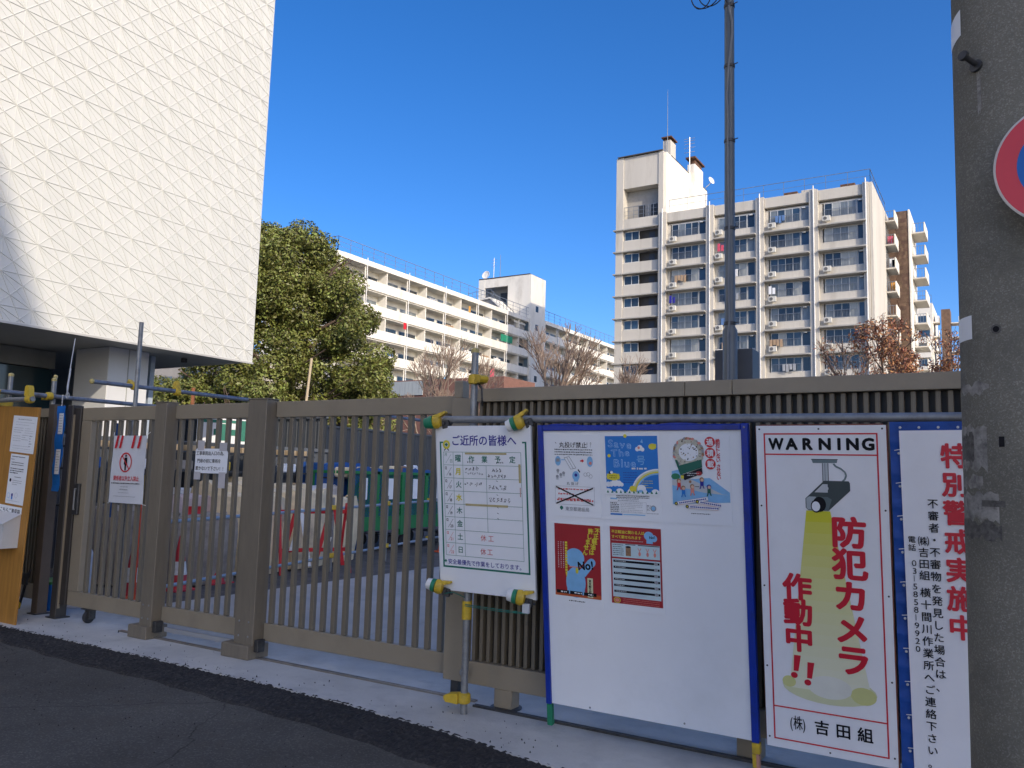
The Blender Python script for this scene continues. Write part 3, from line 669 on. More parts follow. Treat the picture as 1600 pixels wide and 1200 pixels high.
s = Sheet(.30, .50); s.micro(.03, .02, .24, 1, .03, BLACK, .010, seed=11); s.micro(.02, .05, .06, 1, .03, BLACK, .008, seed=12); s.micro(.03, .08, .23, 2, .022, BLACK, .009, seed=13)
s.micro(.02, .14, .25, 3, .022, BLACK, .012, seed=14); s.micro(.12, .225, .12, 1, .02, BLACK, .008, seed=15); s.circ(.05, .265, .018, INK, 2); s.micro(.09, .26, .17, 3, .02, GREYI, .008, seed=16)
s.circ(.115, .41, .016, NAVY, 2); s.rect(.103, .42, .127, .455, BLUEI, 2); s.ring(.05, .42, .028, .004, BLUEL, 2); s.ring(.19, .41, .028, .004, GREYL, 2); s.micro(.02, .465, .25, 1, .02, GREYL, .007, seed=17); s.build('print', a)
a = on_board('paper', 'low white strip lettered for an opinion box on the plywood board', 0.33, 1.06, 0.42, 0.10, rz=rad(1))
s = Sheet(.42, .10); s.text('こちらご意見箱', .02, .02, .054, INK, .01); s.build('lettering', a)
a = thing('suggestion_box', 'white metal suggestion box with sloping lid on the plywood board', 'box'); a.matrix_basis = PB @ Matrix.Translation((0.17, -0.003, 0.76))
MB().prism([(0, 0), (-0.16, 0), (-0.16, .24), (0, .33)], 'x', 0, 0.58).build('body', M('white_metal_box', (0.62, 0.62, 0.61), .35, var=.04), a)
MB().prism([(0.0, .336), (-0.175, .242), (-0.175, .232), (0, .331)], 'x', -0.005, 0.59).build('lid', M('white_metal_box', (0, 0, 0)), a)
MB().box(.35, .39, -.1625, -.1605, .035, .041).build('slot', BLACK, a)
# bits behind the end posts
a = thing('clamp_stack', 'dark bracket with a yellow end cap leaning at the foot of the ribbed fence', 'bracket', (-8.98, 4.92, .02))
MB().path([(0, 0, .05), (.05, .02, .30), (.12, .02, .46)], .014, 6).cbox(-.06, .1, .0, .02, .30, .42, .003).build('bracket', STEEL_D, a)
MB().lathe([(.02, -.02), (.034, -.015), (.034, .015), (.02, .02)], (0, 0, 0), 14, Matrix.Translation((.03, -.03, .09)) @ Matrix.Rotation(rad(90), 4, 'X')).build('end_cap', YEL, a, smooth=True)

# ============================================================ BOARDS UNDER THE PIPE (leaning back against the fence foot)
def board_thing(name, label, cat, x0, z0):
    return thing(name, label, cat, (x0, 4.52 + (1.95 - z0) * 0.115, z0), (LEAN, 0, 0))
KL = math.sqrt(1 + 0.115 ** 2)
# --- schedule board
H = (1.925 - .82) * KL
t = board_thing('schedule_board', 'white weekly work schedule board with a green frame, clipped to the pipe', 'board', -3.335, 0.82); W = .745
MB().cbox(0, W, 0.0, 0.012, 0, H, 0.002).build('panel', BOARD, t)
for a in (-.004, W): MB().cbox(a, a + .004, -.002, 0.014, 0, H, .001).build('edge_trim', GREYL, t)
s = Sheet(W, H)
s.text('ご近所の皆様へ', .125, .060, .0735, NAVY, .014)
s.circ(.085, .125, .030, YELI, 1); s.circ(.085, .125, .015, WHITEP, 2); s.rect(.080, .113, .090, .137, GREENI, 3); s.rect(.073, .120, .097, .130, GREENI, 3.5)
s.line(.065, .165, .078, .153, .006, INK, 2); s.line(.092, .153, .105, .165, .006, INK, 2)
s.rect(.030, .105, .042, .955, GREENI, 1); s.rect(.700, .105, .712, .955, GREENI, 1); s.rect(.042, .943, .700, .955, GREENI, 1); s.rect(.042, .105, .058, .115, GREENI, 1); s.rect(.680, .105, .700, .115, GREENI, 1)
gx = [.058, .138, .215, .400, .668]; gy = [.175 + .0875 * i for i in range(9)]; gy[8] = .872
for i, v in enumerate(gy): s.rect(gx[0], v - .0011, gx[4], v + .0011, GREENI, 1)
for i, u in enumerate(gx):
    s.rect(u - .0011, gy[1] if i == 3 else gy[0], u + .0011, gy[6] if i == 3 else gy[8], GREENI, 1.2)
s.ch('曜', .151, .190, .052, GREENI, .012)
for c, u in zip('作業予定', (.262, .365, .468, .580)): s.ch(c, u, .197, .048, GREENI, .014)
days = [('月', YELI), ('火', GREENI), ('水', YELI), ('木', GREENI), ('金', GREENI), ('土', INK), ('日', GREENI)]
dates = ['16', '17', '18', '19', '20', '21', '22']
s.line(gx[0] + .018, gy[1] - .012, gx[1] - .018, gy[0] + .016, .0016, GREENI); s.ch('月', .066, .180, .024, GREENI); s.ch('日', .108, .222, .026, GREENI)
for i, ((c, m), d) in enumerate(zip(days, dates)):
    v = gy[i + 1]; mm = REDINK if i > 4 else INK
    s.ch(c, .153, v + .018, .048, GREENI, .012)
    if m is YELI: s.ch(c, .153, v + .018, .048, YELI, .030, 2.6)
    s.line(gx[0] + .022, v + .072, gx[1] - .016, v + .014, .0020, mm)
    s.text('12', .064, v + .006, .027, mm, .012, lat=True, sx=.9); s.text(d, .098, v + .047, .027, mm, .012, lat=True, sx=.9)
for k, (u, v, w, h, m) in enumerate([(.228, .270, .115, .028, INK), (.228, .306, .150, .020, GREYI), (.445, .278, .082, .028, INK), (.408, .318, .145, .026, INK), (.222, .372, .150, .034, INK), (.410, .388, .145, .032, INK), (.412, .470, .175, .032, INK), (.25, .235, .05, .014, INK), (.475, .235, .06, .014, INK)]):
    s.scrawl(u, v, w, h, m, seed=k + 3)
for v in (.360, .450, .532, .570, .604): s.line(.475, v, .487, v + .006, .003, INK)
s.text('休工', .340, gy[6] + .018, .046, REDINK, .0, 2, gap=.012); s.text('休工', .335, gy[7] + .020, .046, REDINK, .0, 2, gap=.006)
s.rect(.235, .178, .560, .190, TAN, 3); s.rect(.228, .518, .560, .532, TAN, 3); s.rect(.648, .25, .664, .37, TAN, 3); s.rect(.6535, .40, .6600, .46, M('faint_red_stain', (.55, .33, .28), .5), 3)
s.rect(.048, .902, .056, .922, GREENI, 1); s.rect(.042, .908, .062, .916, GREENI, 1.5)
s.text('安全最優先で作業をしております。', .070, .895, .0375, NAVY, .008)
s.build('print', t)

# --- blue framed board
z0 = .185; H = (1.925 - z0) * KL; W = 1.325
t = board_thing('blue_framed_board', 'large white notice board in a blue frame holding five posters', 'board', -2.535, z0)
MB().cbox(0.03, W - .03, 0.004, 0.014, 0.004, H - .02, .001).build('panel', BOARD, t)
MB().cbox(0, 0.036, -.012, .028, 0.0, H, .004).build('frame', BLUEF, t); MB().cbox(W - .040, W, -.012, .028, 0.0, H, .004).build('frame', BLUEF, t)
mb = MB(); mb.cbox(0.037, W - .041, -.011, .027, H - .036, H - .002, .004); mb.build('frame', BLUEF, t)
# the frame's top edge bulges a little where wires pull it
mb = MB()
for c in (.17, .92): mb.prism([(c - .14, H - .002), (c - .05, H + .008), (c + .05, H + .008), (c + .14, H - .002)], 'y', -.008, .02); mb.mark()
pieces(mb, 'frame_lip', BLUEF, t)
MB().cbox(0.002, .038, -.008, .024, -.135, -.002, .003).build('leg', GREENP, t)
lg = MB().cbox(W - .038, W - .002, -.008, .024, -.30, -.062, .003).build('leg', M('pink_leg', (.55, .27, .20), .5, var=.1), t)
MB().cbox(W - .040, W + .004, -.012, .028, -.06, -.001, .004).build('tape_wrap', YEL, t); MB().cbox(W - .039, W - .018, -.011, .027, -.135, -.061, .002).build('tape_wrap', YEL, lg); MB().cbox(W - .0395, W - .018, -.0115, .0275, -.24, -.137, .002).build('tape_wrap', GREENP, lg)
pieces(bolt_mb([(W - .02, -.012, H - .02), (.30, .004, .02), (.9, .004, .03)], .006, .004), 'bolt', STEEL, t)
BB = t.matrix_basis.copy(); BX = -2.535
def poster(label, X, ztop, w, h, rz=0.0, name='poster'):
    """poster with its top-left corner at world X and height ztop on the leaning board"""
    o = thing(name, label, 'poster'); zl = (ztop - z0) * KL - h
    o.matrix_basis = BB @ Matrix.Translation((X - BX, 0.0005, zl)) @ Matrix.Rotation(rz, 4, 'Y')
    mb = MB(); n = 6; vs = []
    for j in range(n + 1):
        for i in range(n + 1):
            u, v = i / n, j / n; e = 0.0 if 0 < i < n and 0 < j < n else -.0004
            vs.append((u * w, e * (abs(u - .5) + abs(v - .5)), v * h))
    for j in range(n + 1):
        for i in range(n + 1): vs.append((i / n * w, 0.003, j / n * h))
    fs = [(j * (n + 1) + i, j * (n + 1) + i + 1, (j + 1) * (n + 1) + i + 1, (j + 1) * (n + 1) + i) for j in range(n) for i in range(n)]
    k = (n + 1) ** 2; c = [0, n, k - 1, k - 1 - n]; fs += [(c[0], c[1], k + c[1], k + c[0]), (c[1], c[2], k + c[2], k + c[1]), (c[2], c[3], k + c[3], k + c[2]), (c[3], c[0], k + c[0], k + c[3])]
    mb.add(vs, fs).build('sheet', PAPER, o)
    s = Sheet(w, h, -0.0012); return o, s
w, h = .350, .510
o, s = poster('white poster with a black cross over red text, top left on the blue-framed board', -2.465, 1.868, w, h, rad(.6))
s.text('丸投げ禁止', .072, .045, .0385, BLACK, .008); s.text('！？', .260, .043, .0385, BLACK, .0, sx=.6); s.line(.045, .048, .052, .056, .003, INK); s.micro(.04, .090, .26, 3, .0155, INK, .007, seed=21)
s.circ(.062, .165, .020, BLUEL, 1, ry=.030); s.circ(.282, .165, .020, BLUEL, 1, ry=.032); s.rect(.085, .155, .11, .16, BLUEL); s.rect(.05, .150, .074, .17, GREYI, 2); s.circ(.285, .175, .010, PINKI, 2)
for k in range(3): s.line(.105 + .018 * k, .145 - .004 * k, .150 + .018 * k, .215 - .004 * k, .0018, INK)
s.line(.105, .145, .141, .137, .0018, INK); s.line(.150, .215, .186, .207, .0018, INK)
s.poly([(.215, .160), (.230, .155), (.230, .150), (.243, .162), (.230, .173), (.230, .167), (.215, .165)], RED)
for u, v in ((.06, .225), (.08, .250), (.055, .262), (.10, .24)): s.circ(u, v, .010, GREYI, 1); s.rect(u - .008, v + .008, u + .008, v + .020, GREYL, 1)
s.circ(.185, .255, .025, BLUEL, 1, ry=.03); s.circ(.185, .250, .010, NAVY, 2); s.rect(.17, .268, .20, .29, BLUEL, 2); s.line(.20, .215, .213, .232, .008, INK)
for u in (.25, .27, .285): s.ring(u, .25 + .01 * math.sin(u * 90), .012, .002, GREYI, 1)
s.text('丸 投 げ', .120, .292, .022, INK, .0)
s.frame(.038, .320, .308, .435, .0015, GREYI, 1)
for v in (.345, .375, .405): s.micro(.06, v - .012, .22 if v != .375 else .11, 1, .02, REDINK, .011, seed=int(v * 1000))
s.micro(.05, .400, .25, 1, .02, REDINK, .012, seed=24)
s.line(.045, .325, .300, .430, .0085, BLACK, 3); s.line(.300, .327, .045, .430, .0085, BLACK, 3.6)
s.circ(.080, .458, .013, GREENI, 1, n=4); s.circ(.080, .455, .011, GREENI, 1.5); s.text('東京都建設局', .107, .446, .0275, GREYI, .008, 2); s.build('print', o)

o, s = poster('blue Save The Blue poster with clouds and a rainbow, top centre of the blue-framed board', -2.080, 1.868, w, h + .005, rad(-.3))
s.rect(.008, .012, .342, .345, BLUEI, 1)
s.text('Save', .030, .022, .062, M('outline_print', (.45, .68, .90), .5), .018, 2, sx=1.15, lat=True, gap=.004, rot=.08); s.text('The', .045, .085, .058, M('outline_print', (.45, .68, .90), .5), .018, 2, sx=1.15, lat=True, gap=.004, rot=-.05); s.text('Blue', .058, .140, .066, M('outline_print', (.45, .68, .90), .5), .018, 2, sx=1.1, lat=True, gap=.004, rot=.0)
s.text('Save', .0305, .0225, .062, BLUEI, -.006, 3, sx=1.15, lat=True, gap=.004, rot=.08); s.text('The', .0455, .0855, .058, BLUEI, -.006, 3, sx=1.15, lat=True, gap=.004, rot=-.05); s.text('Blue', .0585, .1405, .066, BLUEI, -.006, 3, sx=1.1, lat=True, gap=.004)
s.text('号', .205, .125, .060, BLUEL, .0, 2); s.micro(.175, .198, .14, 1, .02, WHITEP, .014, seed=31); s.micro(.12, .228, .09, 5, .0145, NAVY, .005, seed=32)
for (u, v, r) in ((.215, .090, .013), (.232, .083, .017), (.248, .092, .012), (.04, .30, .016), (.065, .292, .022), (.09, .296, .018), (.108, .302, .012), (.02, .302, .016)): s.circ(u, v, r, PAPER, 2 + r * 10)
s.circ(.225, .082, .008, PINKI, 3); s.poly([(.235, .05), (.248, .03), (.252, .055)], BLUEL, 2); s.circ(.032, .130, .010, YELI, 2); s.circ(.31, .075, .024, YELI, 2, ry=.018); s.rect(.30, .06, .334, .085, YELI, 2.4); s.circ(.140, .012, .011, YELI, 3)
s.rect(.015, .238, .095, .272, YELI, 4); s.circ(.055, .256, .044, YELI, 4.4, ry=.022); s.micro(.03, .248, .05, 2, .012, INK, .005, seed=33, l=5); s.circ(.035, .232, .009, INK, 5); s.circ(.045, .230, .009, PAPER, 5.5)
for k, m in enumerate((PAPER, YELPP, YELI, BLUEL)):
    r = .170 - .010 * k; s.ring(.342, .345, r, .009, m, 2 + .4 * k, ry=r * .82, a0=180, a1=270)
for k in range(5): s.circ(.02 + .075 * k, .345, .026, PAPER, 6 + .3 * k, ry=.020)
s.circ(.18, .325, .022, YELI, 8, ry=.018); s.circ(.235, .325, .028, PAPER, 8.4, ry=.025); s.circ(.228, .338, .016, BLUEL, 8.8, ry=.008)
for k in range(12): s.poly([(.010 + .028 * k, .352), (.018 + .028 * k, .335), (.026 + .028 * k, .352)], GREENI if k % 2 else GREENP, 9.2)
s.micro(.235, .275, .07, 4, .013, YELI, .005, seed=34)
s.rect(.008, .352, .342, .360, PAPER, 9.8)
s.micro(.07, .366, .21, 2, .010, BLACK, .005, seed=35); s.rect(.03, .382, .075, .390, BLUEL, 2); s.micro(.08, .384, .24, 2, .011, GREYI, .005, seed=36)
for k in range(6): s.micro(.03, .410 + .010 * k, .055, 1, .01, INK, .006, seed=40 + k); s.micro(.095, .410 + .010 * k, .14, 1, .01, GREYL, .006, seed=50 + k)
s.frame(.027, .405, .26, .470, .001, GREYI, 1); s.rect(.027, .475, .105, .485, BLUEI, 1); s.rect(.110, .477, .25, .483, BLUEL, 1); s.circ(.302, .438, .018, GREYI, 1); s.circ(.302, .438, .012, BLUEL, 2); s.micro(.262, .42, .025, 3, .012, GREYI, .007, seed=60); s.micro(.262, .466, .07, 1, .012, GREYI, .005, seed=61); s.build('print', o)

o, s = poster('poster of an overloaded green truck with three red circles, top right on the blue-framed board', -1.665, 1.868, w, h + .005, rad(-.2))
s.poly([(.008, .215), (.05, .205), (.10, .26), (.23, .25), (.342, .33), (.342, .385), (.008, .405)], BLUEL, 1); s.circ(.03, .245, .026, GREENP, 1.4, ry=.018)
s.poly([(.008, .265), (.10, .25), (.30, .34), (.342, .345), (.20, .335), (.008, .295)], GREYL, 1.6)
random.seed(5)
for k in range(46):
    a = k / 46 * 2 * math.pi; s.circ(.110 + .083 * math.cos(a), .108 + .078 * math.sin(a) * (1 if math.sin(a) < 0 else .95), random.uniform(.007, .013), random.choice((BROWNI, SAND, GREYI, PINKI, BROWNI)), 2 + .02 * k)
s.circ(.110, .108, .080, SAND, 4, ry=.076); s.circ(.112, .105, .058, PAPER, 4.5, ry=.05)
for k in range(50): s.circ(random.uniform(.04, .185), random.uniform(.04, .17), random.uniform(.002, .005), random.choice((GREYI, BROWNI, INK, SAND)), 5 + .02 * k, n=6)
s.poly([(.042, .185), (.188, .145), (.190, .190), (.06, .235)], TEALG, 7); s.poly([(.03, .15), (.045, .15), (.07, .23), (.062, .24)], TEALG, 7.4)
s.poly([(.06, .238), (.188, .193), (.192, .225), (.085, .265)], INK, 7.2); s.circ(.17, .225, .018, REDP, 8, ry=.012); s.rect(.062, .238, .080, .257, YELI, 8); s.micro(.10, .222, .07, 2, .012, GREYL, .006, seed=70, l=8.4)
for (u, v, m) in ((.050, .275, RED), (.128, .305, PINKI), (.185, .265, NAVY), (.225, .305, TEALG), (.075, .315, BLUEI)):
    s.rect(u - .010, v, u + .010, v + .030, m, 9); s.circ(u, v - .006, .013, BROWNI if m is not TEALG else NAVY, 9.4); s.circ(u + .002, v - .003, .009, M('skin_print', (.70, .45, .32), .5), 9.8)
    s.line(u - .006, v + .03, u - .012, v + .048, .006, m, 9.2); s.line(u + .006, v + .03, u + .012, v + .045, .006, m, 9.2)
s.circ(.117, .273, .008, BROWNI, 9); s.line(.145, .30, .17, .30, .003, INK, 9)
for c, v in zip('過積載', (.047, .109, .171)): s.circ(.238, v, .030, RED, 3); s.ch(c, .2175, v - .0205, .041, PAPER, .018, 4)
s.vtext('絶対にしない', .270, .028, .0265, RED, .022, 3, pitch=.0215); s.vtext('させない', .270, .170, .0265, RED, .022, 3, pitch=.0215)
for (u, v, ln, ro) in ((.03, .400, .19, -.18), (.155, .385, .135, .14), (.095, .415, .18, .03)):
    c, q = math.cos(ro), math.sin(ro); s.line(u, v, u + ln * c, v + ln * q, .020, PINKI, 10 + u); s.line(u, v, u + ln * c, v + ln * q, .0175, PAPER, 10.4 + u)
    s.circ(u, v, .010, INK, 11.4); s.circ(u, v, .005, YELI, 11.8)
    for k in range(int(ln / .012)): s.line(u + (.018 + .011 * k) * c, v + (.018 + .011 * k) * q, u + (.026 + .011 * k) * c, v + (.026 + .011 * k) * q, .008, NAVY, 11)
s.micro(.115, .452, .11, 1, .02, INK, .005, seed=75); s.build('print', o)

w, h = .338, .505
o, s = poster('dark red poster of a pale blue figure saying No!, bottom left on the blue-framed board', -2.458, 1.325, w, h, rad(.8))
s.rect(.012, .008, w - .012, h - .095 + .04, REDP, 1); s.rect(.012, h - .075, w - .012, h - .055, M('orange_red_print', (.50, .10, .03), .45), 1.4)
s.circ(.155, .365, .067, BLUEL, 2, ry=.095); s.rect(.095, .30, .215, .440, BLUEL, 2.3); s.circ(.150, .215, .066, BLUEL, 2.6, ry=.060); s.line(.20, .31, .262, .235, .052, BLUEL, 2.9); s.circ(.265, .235, .026, BLUEL, 3.2)
s.rect(.012, .440, w - .012, .455, M('orange_red_print', (0, 0, 0)), 3.5)
s.text('No!', .165, .225, .070, BLACK, .03, 5, lat=True, sx=.95, rot=-.12); s.rect(.110, .268, .19, .274, PINKI, 5); s.circ(.165, .292, .010, YELI, 5.5, ry=.018)
s.vtext('不正軽油は', .290, .020, .0365, YELI, .03, 4, pitch=.033, slant=-.0105); s.vtext('許しません', .245, .025, .0365, YELI, .03, 4, pitch=.033, slant=-.0105)
for u in (.035, .053, .070): s.micro(u, .12, .006, 14, .012, GREYL, .008, seed=int(u * 1000))
for k in range(11): s.rect(.084, .118 + .017 * k, .100, .131 + .017 * k, YELI, 3)
s.poly([(.084, .305), (.100, .305), (.093, .340)], YELI, 3)
s.rect(.235, .330, .272, .448, YELPP, 5); s.vtext('東京都主税局', .2425, .338, .019, BLACK, .02, 6, pitch=.0175)
for u in (.022, .115, .210): s.rect(u, .420, u + .085, .440, BLACK, 6); s.micro(u + .03, .425, .05, 1, .02, PAPER, .010, seed=int(u * 100), l=7)
s.micro(.105, .477, .11, 1, .02, BLACK, .008, seed=80); s.build('print', o)

o, s = poster('dark red poster with a pale table of dark bars on the blue-framed board', -2.075, 1.328, w + .01, h + .005, rad(.2))
s.rect(.012, .010, .336, .470, REDP, 1)
s.text('不正軽油に関わる人は', .022, .030, .0212, YELI, .022, 2); s.text('すべて罰せられます', .022, .060, .0212, YELI, .022, 2)
s.circ(.26, .055, .030, BLUEL, 2, ry=.026); s.circ(.292, .068, .020, BLUEL, 2.3); s.rect(.245, .07, .285, .10, BLUEL, 2.5); s.text('No!', .262, .052, .022, BLACK, .02, 4, lat=True, rot=-.1)
s.micro(.022, .090, .20, 1, .02, GREYL, .004, seed=81)
s.rect(.022, .110, .326, .192, M('pale_cyan_print', (.52, .66, .70), .5), 2); s.micro(.028, .116, .07, 6, .012, INK, .005, seed=82, l=3); s.rect(.112, .128, .145, .182, BROWNI, 3); s.circ(.128, .128, .017, INK, 3.5, ry=.006); s.rect(.11, .112, .175, .116, INK, 3); s.rect(.19, .112, .325, .1165, INK, 3)
for u in (.20, .25, .295): s.circ(u, .165, .008, PINKI, 3, ry=.013); s.line(u, .15, u - .01, .13, .004, PINKI, 3); s.line(u, .15, u + .01, .13, .004, PINKI, 3.4)
s.rect(.022, .202, .326, .430, M('pale_cyan_print', (0, 0, 0)), 2)
for k in range(6): v = .210 + .036 * k; s.rect(.030, v, .322, v + .013, BLACK, 3); s.micro(.04, v + .003, .07, 1, .02, GREYL, .006, seed=90 + k, l=4); s.micro(.032, v + .019, .26, 2, .008, GREYL, .003, seed=100 + k, l=3); s.circ(.300, v + .006, .012, GREYI, 5, ry=.010)
s.ring(.048, .450, .022, .004, YELI, 3, ry=.018); s.circ(.048, .450, .015, PINKI, 3.4, ry=.011); s.micro(.085, .438, .23, 3, .011, PINKI, .004, seed=110, l=3); s.build('print', o)

# --- WARNING sign
z0 = .185; H = (1.91 - z0) * KL; W = .652
t = board_thing('warning_sign', 'white WARNING sign with a drawn security camera and red lettering', 'sign', -1.168, z0)
MB().cbox(0, W, -.002, .002, 0, H, .001).build('plate', BOARD2, t)
MB().cbox(-.004, .014, .003, .024, .0, H, .002).cbox(W - .014, W + .006, .003, .024, .0, H, .002).cbox(.015, W - .015, .0035, .0235, H - .018, H + .006, .002).cbox(.015, W - .015, .0035, .0235, 0, .018, .002).build('wood_frame', M('reddish_wood', (.22, .07, .04), .6, var=.2, scale=12), t)
pieces(bolt_mb([(.018, -.002, H - .018), (W / 2, -.002, H - .018), (W - .018, -.002, H - .018)] + [(u, -.002, H * k) for u in (.016, W - .016) for k in (.25, .5, .75, .03)] + [(W / 2, -.002, .02)], .005, .003), 'bolt', STEEL_D, t)
s = Sheet(W, H, -.003)
s.frame(.040, .040, W - .040, H - .090 + .045, .0075, RED, 1); s.rect(.0475, .150, W - .0475, .1575, RED, 1); s.rect(.0475, 1.510, W - .0475, 1.5175, RED, 1)
for c, u in zip('WARNING', (.068, .158, .240, .322, .415, .458, .535)):
    s.ch(c, u, .053, .083, BLACK, .042, 2, sx=1.02 if c != 'W' else .86)
# camera drawing
s.poly([(.285, .178), (.415, .176), (.412, .196), (.292, .198)], M('cam_teal', (.16, .22, .23), .5), 2); s.rect(.283, .1765, .417, .1795, BLACK, 3)
s.rect(.338, .198, .368, .335, M('cam_grey', (.50, .54, .55), .5), 2); s.rect(.338, .198, .341, .335, BLACK, 3); s.rect(.351, .198, .3525, .335, BLACK, 3); s.rect(.366, .198, .369, .335, BLACK, 3)
pts = [(.395, .200), (.405, .214), (.430, .226), (.450, .244), (.455, .262), (.447, .282), (.435, .292)]
for a, b in zip(pts, pts[1:]): s.line(*a, *b, .009, M('cam_teal', (0, 0, 0)), 2)
s.poly([(.262, .372), (.345, .290), (.465, .290), (.472, .300), (.472, .340), (.362, .448), (.262, .448), (.248, .435), (.248, .385)], M('cam_dark', (.045, .065, .07), .4), 3)
s.poly([(.252, .385), (.266, .375), (.360, .375), (.380, .388), (.362, .446), (.262, .444), (.252, .435)], M('cam_light', (.40, .45, .47), .4), 4); s.poly([(.300, .375), (.360, .375), (.380, .388), (.362, .446), (.318, .445)], M('cam_mid', (.10, .14, .15), .4), 4.5)
s.poly([(.295, .352), (.338, .308), (.362, .308), (.362, .352)], GREYL, 4.5); s.circ(.353, .330, .013, GREYL, 5); s.circ(.318, .415, .033, BLACK, 5.5, ry=.040); s.circ(.302, .425, .028, BLACK, 6, ry=.034); s.circ(.300, .426, .021, PAPER, 6.5, ry=.026)
# beam
def lerp3(a, b, f): return tuple(x + (y - x) * f for x, y in zip(a, b))
def bl(v): return .250 - (v - .45) * .125
def br(v): return .370 + (v - .45) * .178
NB = 16
for k in range(NB):
    f = k / (NB - 1); a = .450 + .95 * k / NB; b = .450 + .95 * (k + 1) / NB
    s.poly([(bl(a), a), (br(a), a), (br(b), b), (bl(b), b)], M('beam_shade_%d' % k, lerp3((.66, .63, .03), (.76, .77, .60), f ** .8), .45, var=.02), 1.4)
s.circ(.330, 1.385, .235, YELPP, 1.2, ry=.080); s.circ(.335, 1.375, .11, M('beam6', (.74, .75, .66), .45), 1.7, ry=.06); s.circ(.500, 1.395, .062, YELP, 1.5, ry=.045); s.circ(.130, 1.37, .035, YELP, 1.5, ry=.030)
BR = M('sign_bold_red', (.60, .012, .035), .4, var=.03)
for c, v in zip('防犯カメラ', (.475, .640, .805, .975, 1.135)): s.ch(c, .368, v - .004, .166, BR, .034, 4, sx=1.06)
for c, v in zip('作動中', (.790, .925, 1.065)): s.ch(c, .112, v - .004, .146, BR, .034, 4, sx=1.05)
for u, v in ((.150, 1.225), (.218, 1.255)): s.poly([(u + .010, v), (u + .045, v), (u + .030, v + .085), (u + .005, v + .085)], BR, 4); s.circ(u + .008, v + .108, .0175, BR, 4, ry=.016)
s.text('(株)', .125, 1.548, .078, BLACK, .010, 3, sx=.62, sy=1.0); s.text('吉田組', .250, 1.552, .078, BLACK, .018, 3, gap=.028)
s.build('print', t)

# --- blue sheet with canvas sign
z0 = .03; H = (1.925 - z0) * KL
t = board_thing('blue_sheet_panel', 'blue plastic sheet panel studded with eyelets behind the white canvas', 'panel', -0.500, z0)
mb = MB(); W = .95; nx, nz = 46, 96; vs = []
for j in range(nz + 1):
    for i in range(nx + 1):
        u = i / nx * W; v = j / nz * H
        d = .003 * math.sin(u * 40) + .010 * max(0, math.sin(v * 39.0 + .4 * math.sin(u * 9))) ** 3 * (1 if u < .12 or v > H - .08 else .2)
        vs.append((u, -d, v))
fs = [(j * (nx + 1) + i, j * (nx + 1) + i + 1, (j + 1) * (nx + 1) + i + 1, (j + 1) * (nx + 1) + i) for j in range(nz) for i in range(nx)]
mb.add(vs, fs).box(0, W, .004, .01, 0, H).build('sheet', BLUEM, t, smooth=True)
mb = MB()
for k in range(11): mb.lathe([(.0065, 0), (.0065, .002), (.003, .003)], (0, 0, 0), 10, Matrix.Translation((.040, -.0115, .10 + k * .165)) @ Matrix.Rotation(rad(90), 4, 'X')).mark()
for k in range(5): mb.lathe([(.0065, 0), (.0065, .002), (.003, .003)], (0, 0, 0), 10, Matrix.Translation((.05 + k * .085, -.0115, H - .028)) @ Matrix.Rotation(rad(90), 4, 'X')).mark()
pieces(mb, 'eyelet', GREYL, t)
z1 = .05; Hc = (1.882 - z1) * KL
t = thing('canvas_sign', 'white canvas sign with red and black vertical lettering, half hidden by the concrete pole', 'sign'); t.matrix_basis = Matrix.Translation((-.442, 4.52 + (1.95 - z1) * .115, z1)) @ Matrix.Rotation(LEAN, 4, 'X') @ Matrix.Translation((0, -.019, 0)) @ Matrix.Rotation(rad(-.4), 4, 'Y')
cloth(.60, Hc, .0025, seed=9, nx=12, nz=24).build('sheet', CANVAS, t, smooth=True)
mb = MB()
for k in range(11): mb.path([(.0, -.004, .10 + k * .165), (-.025, .004, .095 + k * .165)], .0022, 5).mark()
pieces(mb, 'lacing', WHITEP, t)
s = Sheet(.60, Hc, -.0050)
s.vtext('特別警戒実施中', .178, .062, .125, M('canvas_red', (.62, .03, .05), .5), .027, 2, pitch=.1385); s.build('lettering', t)
s = Sheet(.60, Hc, -.0050)
s.vtext('不審者・不審物を発見した場合は、', .112, .335, .049, BLACK, .012, 2, pitch=.0595)
s.build('lettering', t); s = Sheet(.60, Hc, -.0050)
s.text('㈱', .062, .520, .052, BLACK, .006, 2)
s.vtext('吉田組', .062, .577, .049, BLACK, .012, 2, pitch=.0565); s.vtext('横十間川作業所へご連絡下さい。', .062, .775, .049, BLACK, .012, 2, pitch=.0595)
s.build('lettering', t); s = Sheet(.60, Hc, -.0050)
s.vtext('電話', .018, .522, .036, BLACK, .010, 2, pitch=.040); s.vtext('03|5858|9920', .018, .635, .042, BLACK, .002, 2, pitch=.0385, sx=1.1)
s.build('lettering', t)

